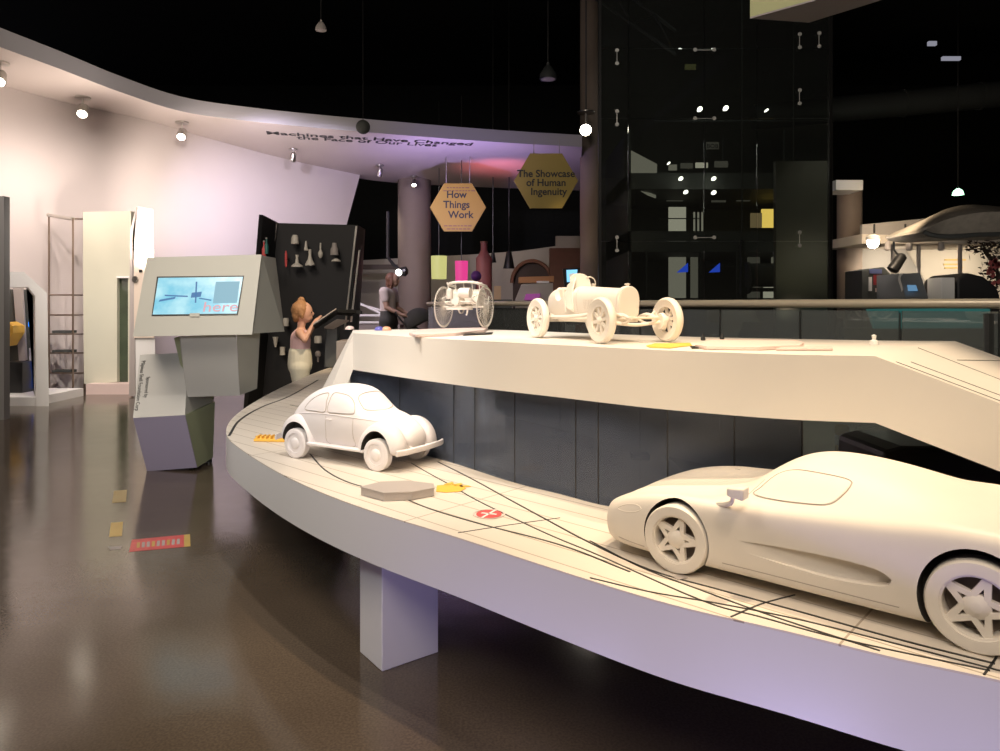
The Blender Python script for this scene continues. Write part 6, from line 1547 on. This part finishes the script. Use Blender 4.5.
spot('deck_spot', (1.45, 2.05, 4.6), (.95, 1.45, ZL), 32, 540, WARM, .8, .04)
spot('deck_spot', (.5, 1.9, 4.6), (.1, 2.0, ZL), 32, 400, WARM, .8, .06)
spot('deck_spot', (-.2, 2.0, 4.6), (-.45, 2.8, ZL), 36, 270, NEUT, .8, .06)
spot('deck_spot', (-1.2, 1.6, 4.4), (-.3, 3.1, ZU), 24, 520, NEUT, .8, .06)
spot('deck_spot', (1.0, -.4, 4.0), (.9, 1.9, ZU-.1), 30, 270, WARM, .9, .06)
spot('deck_spot', (-.2, -.2, 4.0), (.1, 2.5, ZU-.1), 26, 330, WARM, .9, .06)
spot('deck_spot', (-1.9, 3.6, 4.4), (-1.4, 4.6, ZL), 40, 130, NEUT, .9, .06)
spot('fascia_uplight', (.30, .98, .05), (.50, 1.50, .42), 150, 4.5, VIO, 1, .05)
spot('fascia_uplight', (.72, .62, .05), (.78, 1.15, .42), 150, 4.5, VIO, 1, .05)
spot('fascia_uplight', (-.25, 1.35, .05), (-.02, 1.95, .42), 150, 3.5, VIO, 1, .05)
spot('kiosk_fill', (-.4, -.4, 1.5), (-2.0, 4.6, .7), 30, 230, (1, .95, .95), .9, .2)
spot('fascia_spot', (-2.6, .6, 3.0), (-.9, 3.0, .5), 50, 75, (.78, .90, 1), .9, .2)
for a, b, k in [(-40, 50, 30), (20, 68, 60), (83, 97, 120), (120, 104, 70), (150, 112, 75), (215, 128, 150), (270, 140, 300), (330, 148, 150)]:
    p = up(a, b, SZ-.3) - Vector((0, .9, 0))
    d = Vector((-.75, 1.5, -2.0)) if a < 200 else Vector((-.15, 2.6, -1.5))
    spot('wall_washer', p, p+d, 110, k, (1, .84, .76) if a < 260 else (.88, .78, 1), .9, .06)
spot('violet_washer', (-.8, 10.8, 1.8), (-.7, 12.0, SZ), 110, 200, (.55, .42, 1), .9, .1)
spot('soffit_uplight', (-4.0, 8.2, 1.6), (-4.6, 9.4, SZ), 130, 260, (1, .84, .72), .9, .2)
spot('pink_washer', (-.1, 13.0, 2.6), (.0, 13.4, SZ), 90, 45, (1, .22, .28), .9, .1)
area('hall_fill', (-3.0, 1.5, 5.5), (-2.2, 5.5, 0), 2.0, 130, (1, .85, .70))
area('hall_fill', (-1, -2.5, 5), (-1, 4, .8), 2.5, 165, (1, .86, .72))
spot('kiosk_spot', (-.4, 2.2, 3.6), (-2.0, 4.5, .9), 30, 100, NEUT, .9, .1)
spot('girl_spot', (-.5, 5.0, 3.6), (-1.8, 6.4, .9), 24, 330, WARM, .9, .08)
spot('tower_fill', (3.5, 11.2, 7.6), (3.5, 13.2, 2), 80, 60, (.95, 1, .95), .9, .03)
spot('panel_spot', (5.2, 9.9, 4.5), (4.9, 10.8, 2), 60, 60, NEUT, .9, .08)
spot('storey_fill', (3.6, 13.4, 3.3), (3.6, 15.8, 2.6), 140, 60, (1, .9, .8), .9, .02)  # fill added to brighten the storeys, no fixture there
spot('pavilion_fill', (6.2, 10.75, 1.85), (6.4, 11.7, 1.2), 150, 60, (1, .86, .66), .9, .02)  # three fills added to brighten the pavilion, without fixtures of their own
spot('pavilion_fill', (7.6, 10.75, 1.85), (7.6, 11.7, 1.2), 150, 45, (1, .86, .66), .9, .02)
spot('pavilion_fill', (5.0, 9.2, 2.4), (6.8, 10.5, 2.2), 110, 110, WARM, .9, .08)
spot('canopy_spot', (5.0, 6.5, 1.6), (6.3, 9.0, 2.3), 60, 70, NEUT, .9, .08)
spot('cafe_fill', (-.3, 15, 3.4), (-.2, 17, 1.6), 120, 45, (1, .86, .68), .9, .02)  # two fills added to lift the far beige wall
spot('cafe_fill', (-2.6, 14.2, 3.2), (-2.8, 17, 1.4), 110, 40, (1, .88, .76), .9, .02)
spot('booth_fill', (-3.4, 6.2, 3.3), (-5.0, 7.9, .9), 45, 230, NEUT, .9, .06)  # fill added to whiten the leg of the booth
spot('floor_fill_beyond', (2.6, 4.6, 3.6), (3.0, 5.8, 0), 60, 950, NEUT, .9, .05)  # unseen fill added so the tiled floor comes out lighter
spot('railing_spot', (.8, 1.6, 3.6), (1.6, 4.6, 1.1), 60, 180, WARM, .9, .05)
spot('column_spot', (-.4, 12.4, .6), (-1.7, 14.9, 2.5), 50, 45, (.9, .75, .8), .9, .1)
spot('column_spot', (3.8, 9.4, .9), (5.1, 11.4, 2.2), 40, 90, WARM, .9, .1)
spot('column_spot', (.6, 10.0, 2.2), (1.6, 12.6, 2.6), 40, 30, WARM, .9, .1)
spot('ceiling_fill', (1.0, 5.0, 3.4), (1.5, 7.5, 8), 150, 60, (.85, .95, 1), 1, .02)  # unseen fill added to lift the dark ceiling
